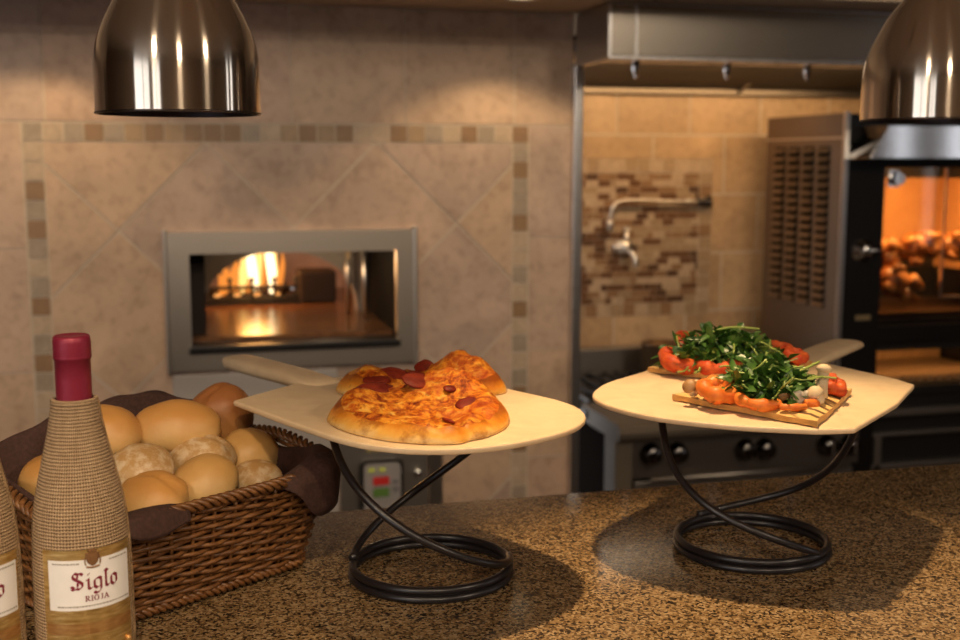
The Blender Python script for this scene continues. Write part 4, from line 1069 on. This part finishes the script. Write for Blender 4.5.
def bottle(c, az, label):
    """az: direction the label faces (radians, in the counter plane)"""
    L = thing('wine_bottle', label, 'bottle', (c[0], c[1], 1.0), 'burlap wrapped wine bottles')
    prof = [(.0385, 1.0005), (.039, 1.004), (.039, 1.02), (.0388, 1.095), (.0382, 1.118), (.0365, 1.146), (.0332, 1.167), (.0288, 1.187), (.0250, 1.203), (.0218, 1.217), (.0195, 1.230), (.0185, 1.238), (.0182, 1.242), (.0150, 1.243)]
    sp_ = spline([(r, z, 0) for r, z in prof], 4, False)
    MB().lathe([(0, 1.0003)] + [(p.x, p.y) for p in sp_], (c[0], c[1], 0), 72, uv=True).build('burlap_sleeve', burlap, L, smooth=True)
    MB().lathe([(.0138, 1.232), (.0138, 1.258), (.0138, 1.274), (.0144, 1.2745), (.0146, 1.278), (.0146, 1.288), (.0142, 1.292), (.0130, 1.2935), (.0120, 1.2930), (0, 1.2930)], (c[0], c[1], 0), 48).build('foil_capsule', foil, L, smooth=True)
    MB().lathe([(.0147, 1.2755), (.0149, 1.2765), (.0147, 1.2775)], (c[0], c[1], 0), 48).build('foil_bead', foil, L, smooth=True)
    seam = MB(); sa = az + 1.12
    seam.tube([(c[0] + (p.x + .0004) * math.cos(sa), c[1] + (p.x + .0004) * math.sin(sa), p.y) for p in sp_[4:-6]], .0011, 6); seam.build('seam', burlap, L, smooth=True)
    RB = .0393
    def put(r): return lambda x, z: (c[0] + r * math.cos(az + x / .0393), c[1] + r * math.sin(az + x / .0393), z)
    def band(x0, x1, z0, z1, r, name, mat, n=20, parent=L):
        mb = MB(); q = put(r)
        for k in range(n):
            a, b = x0 + (x1 - x0) * k / n, x0 + (x1 - x0) * (k + 1) / n; mb.quad(q(a, z0), q(b, z0), q(b, z1), q(a, z1))
        return mb.build(name, mat, parent, smooth=True, weld=True)
    band(-.0405, .0360, 1.012, 1.1290, RB, 'gold_label', gold)
    lb = band(-.035, .0335, 1.0800, 1.1210, RB + .0003, 'white_label', label_white)
    band(-.0385, .0350, 1.060, 1.0690, RB + .0005, 'copper_band', copper)
    tx = MB(); sc = .0086; adv = 0; total = sum(BLK[ch][0] for ch in 'Siglo')
    x = -total * sc / 2 + .0015; q = put(RB + .0007)
    for ch in 'Siglo':
        w_, st = BLK[ch]; pen(tx, [[(x + a * sc, 1.0968 + b * sc) for a, b in s_] for s_ in st], (.00085, .00085, .00022), q); x += w_ * sc
    tx.build('lettering', label_red, lb)
    tx = MB(); sc = .0042; total = sum(SER[ch][0] for ch in 'RIOJA') * 1.08; x = -total * sc / 2 + .0025
    for ch in 'RIOJA':
        w_, st = SER[ch]; pen(tx, [[(x + a * sc, 1.0872 + b * sc) for a, b in s_] for s_ in st], (.00042, .00008, .00018), q, 2); x += w_ * 1.08 * sc
    tx.build('lettering', label_red, lb)
    rl = random.Random(2)
    for x0, x1, z in ((-.028, .030, 1.0833), (-.031, -.011, 1.1182), (.013, .031, 1.1182)):
        xx = x0; ln = MB()
        while xx < x1:
            d = .0008 + rl.random() * .0016; ln.quad(q(xx, z - .0005), q(xx + d, z - .0005), q(xx + d, z + .0005), q(xx, z + .0005)); xx += d + .0006
        ln.build('fine_print', label_grey, lb)
    cr = MB()                                        # embossed crest over the top edge of the label
    def rel(pts, h=.0008): cr.add([put(RB + .0006)(x_, z_) for x_, z_ in pts] + [put(RB + .0006 + h)(x_ * .8, 1.122 + (z_ - 1.122) * .9) for x_, z_ in pts],
        [(i, (i + 1) % len(pts), len(pts) + (i + 1) % len(pts), len(pts) + i) for i in range(len(pts))] + [tuple(range(len(pts), 2 * len(pts)))])
    rel([(-.0042, 1.1265), (-.0048, 1.122), (-.0040, 1.1185), (-.0018, 1.1162), (0, 1.1155), (.0018, 1.1162), (.0040, 1.1185), (.0048, 1.122), (.0042, 1.1265)])
    rel([(-.0022, 1.1245), (-.0024, 1.1205), (0, 1.1178), (.0024, 1.1205), (.0022, 1.1245)], .0013)
    rel([(-.0032, 1.1272), (.0032, 1.1272), (.0040, 1.1292), (.0024, 1.1285), (.0013, 1.1302), (0, 1.1290), (-.0013, 1.1302), (-.0024, 1.1285), (-.0040, 1.1292)])
    for sg in (-1, 1): cr.tube([put(RB + .0006)(sg * (.0052 + .0007 * math.sin(t * 1.3)), 1.1165 + .0024 * t) for t in range(5)], .0006, 6)
    cr.tube([put(RB + .0006)(-.0050 + .00125 * t, 1.1152 - .0008 * math.sin(PI * t / 8)) for t in range(9)], .0007, 6)
    cr.build('crest', plain('embossed_bronze', (.26, .13, .055), .5, .4), L, auto=30)
    for k in range(3):
        p = put(RB + .0007)(-.006 + .018 * k, 1.0455); MB().blob(p, (.003, .003, .004), seg=12, ring=8).build('seal', copper, L, smooth=True)
    return L
def face(c, deg):      # label direction: towards the camera, turned by deg to the viewer's right
    return math.atan2(-c[1], -c[0]) + ri(deg)
b1, b2 = (-.0848, .955), (-.1685, .948)
bottle(b1, face(b1, 11), 'burlap-wrapped wine bottle with red foil neck, in front of the basket')
bottle(b2, face(b2, 7), 'burlap-wrapped wine bottle cut off by the left edge of the picture')

# ------------------------------------------------------------------ lights
def light(kind, name, loc, energy, color, target=None, **kw):
    d = bpy.data.lights.new(name, kind); d.energy = energy; d.color = color
    for k, v in kw.items(): setattr(d, k, v)
    o = bpy.data.objects.new(name, d); COL.objects.link(o); o.location = loc
    if target is not None: o.rotation_euler = (Vector(target) - Vector(loc)).to_track_quat('-Z', 'Y').to_euler()
    elif kind == 'AREA': pass
    return o
WARM = (1, .70, .38); WARM2 = (1, .80, .585)
# ceiling spot over the two boards
light('SPOT', 'counter_spot', (.47, 1.30, 2.70), 175, (1, .69, .37), (.53, .91, 1.0), spot_size=ri(32), spot_blend=.7, shadow_soft_size=.03)
# spot on the bottles and bread
light('SPOT', 'bottle_spot', (-.05, -.35, 2.70), 100, (1, .74, .46), (-.10, 1.03, 1.14), spot_size=ri(20), spot_blend=.9, shadow_soft_size=.06)
# soffit downlights washing the oven wall
dm = emit('downlight_lens', (1, .75, .45), 1.2)
for x, lb in ((.93, 'recessed downlight in the soffit above the right side of the oven wall'), (-.36, 'recessed downlight in the soffit above the left side of the oven wall')):
    dl = thing('recessed_downlight', lb, 'light', (x, 3.10, SOF), 'recessed downlights in the soffit')
    MB().lathe([(.036, -.001), (.05, -.001), (.05, -.004), (.036, -.004), (.036, -.001)], (x, 3.10, SOF), 28).build('trim_ring', steel_pale, dl, smooth=True)
    MB().lathe([(0, -.0012), (.036, -.0012)], (x, 3.10, SOF), 28).build('lens', dm, dl)
    light('SPOT', 'downlight', (x, 3.10, SOF - .01), 11, WARM, (x, 3.16, 0), spot_size=ri(118), spot_blend=.35, shadow_soft_size=.03)
# hood lights
light('AREA', 'hood_strip_light', (1.95, 3.80, 1.735), 6.5, (1, .62, .29), (1.95, 4.34, 1.36), shape='RECTANGLE', size=1.4, size_y=.05)
# fire, oven lamp, rotisserie and warming drawer
light('POINT', 'oven_lamp', (.45, WY + .25, 1.12), .9, (1, .72, .45), shadow_soft_size=.02)
light('POINT', 'fire_glow', (.26, GY - .04, 1.08), 3.0, (1, .42, .10), shadow_soft_size=.06)
light('AREA', 'rotisserie_lamp', (2.72, 3.74, 1.395), 10, (1, .50, .16), (2.72, 3.9, 1.0), shape='RECTANGLE', size=.5, size_y=.06)
light('AREA', 'drawer_lamp', (2.72, 3.75, .735), .9, (1, .55, .2), (2.72, 3.85, .6), shape='RECTANGLE', size=.5, size_y=.05)
# unseen ceiling lamps of the dining side, then added spots filling the oven wall
for x, y, e in ((-1.6, -1.2, 44), (.2, -2.4, 58), (2.2, -1.2, 44)):
    light('AREA', 'ceiling_lamp', (x, y, CE - .02), e, WARM2, (x, y, 0), shape='DISK', size=.32)
for x in (-1.1, .35, 1.8): light('SPOT', 'wall_fill_spot', (x, 1.2, 2.30), 47, WARM2, (x, WY, .98), spot_size=ri(60), spot_blend=1, shadow_soft_size=.32)  # added spots without fixtures, aimed to brighten only the oven wall
# daylight through the window
W = bpy.data.worlds.new('daylight'); S.world = W; W.use_nodes = True
bg = W.node_tree.nodes['Background']; bg.inputs[0].default_value = (.95, .96, 1, 1); bg.inputs[1].default_value = 2.4
light('AREA', 'window_portal', (-3.98, -2.3, 1.5), 1, (1, 1, 1), (0, -2.3, 1.5), shape='RECTANGLE', size=2.8, size_y=1.55).data.cycles.is_portal = True
light('AREA', 'window_portal', (4.98, -.06, 1.55), 1, (1, 1, 1), (0, -.06, 1.55), shape='RECTANGLE', size=.9, size_y=1.45).data.cycles.is_portal = True

light('AREA', 'window_portal', (-3.1, -4.08, 1.5), 1, (1, 1, 1), (-3.1, 0, 1.5), shape='RECTANGLE', size=1.4, size_y=1.5).data.cycles.is_portal = True

# ------------------------------------------------------------------ camera and view
cam = bpy.data.cameras.new('camera'); cam.sensor_width = 36; cam.lens = 36 * 1150 / 960
cam.clip_start = .02; cam.dof.use_dof = True; cam.dof.focus_distance = 1.10; cam.dof.aperture_fstop = 6.0
co = bpy.data.objects.new('camera', cam); COL.objects.link(co)
co.location = (0, 0, 1.431); co.rotation_euler = (ri(90 - 7.92), 0, ri(-14.7)); S.camera = co
S.view_settings.view_transform = 'Standard'; S.view_settings.look = 'None'
S.view_settings.exposure = 0; S.view_settings.gamma = 1; S.view_settings.use_curve_mapping = False
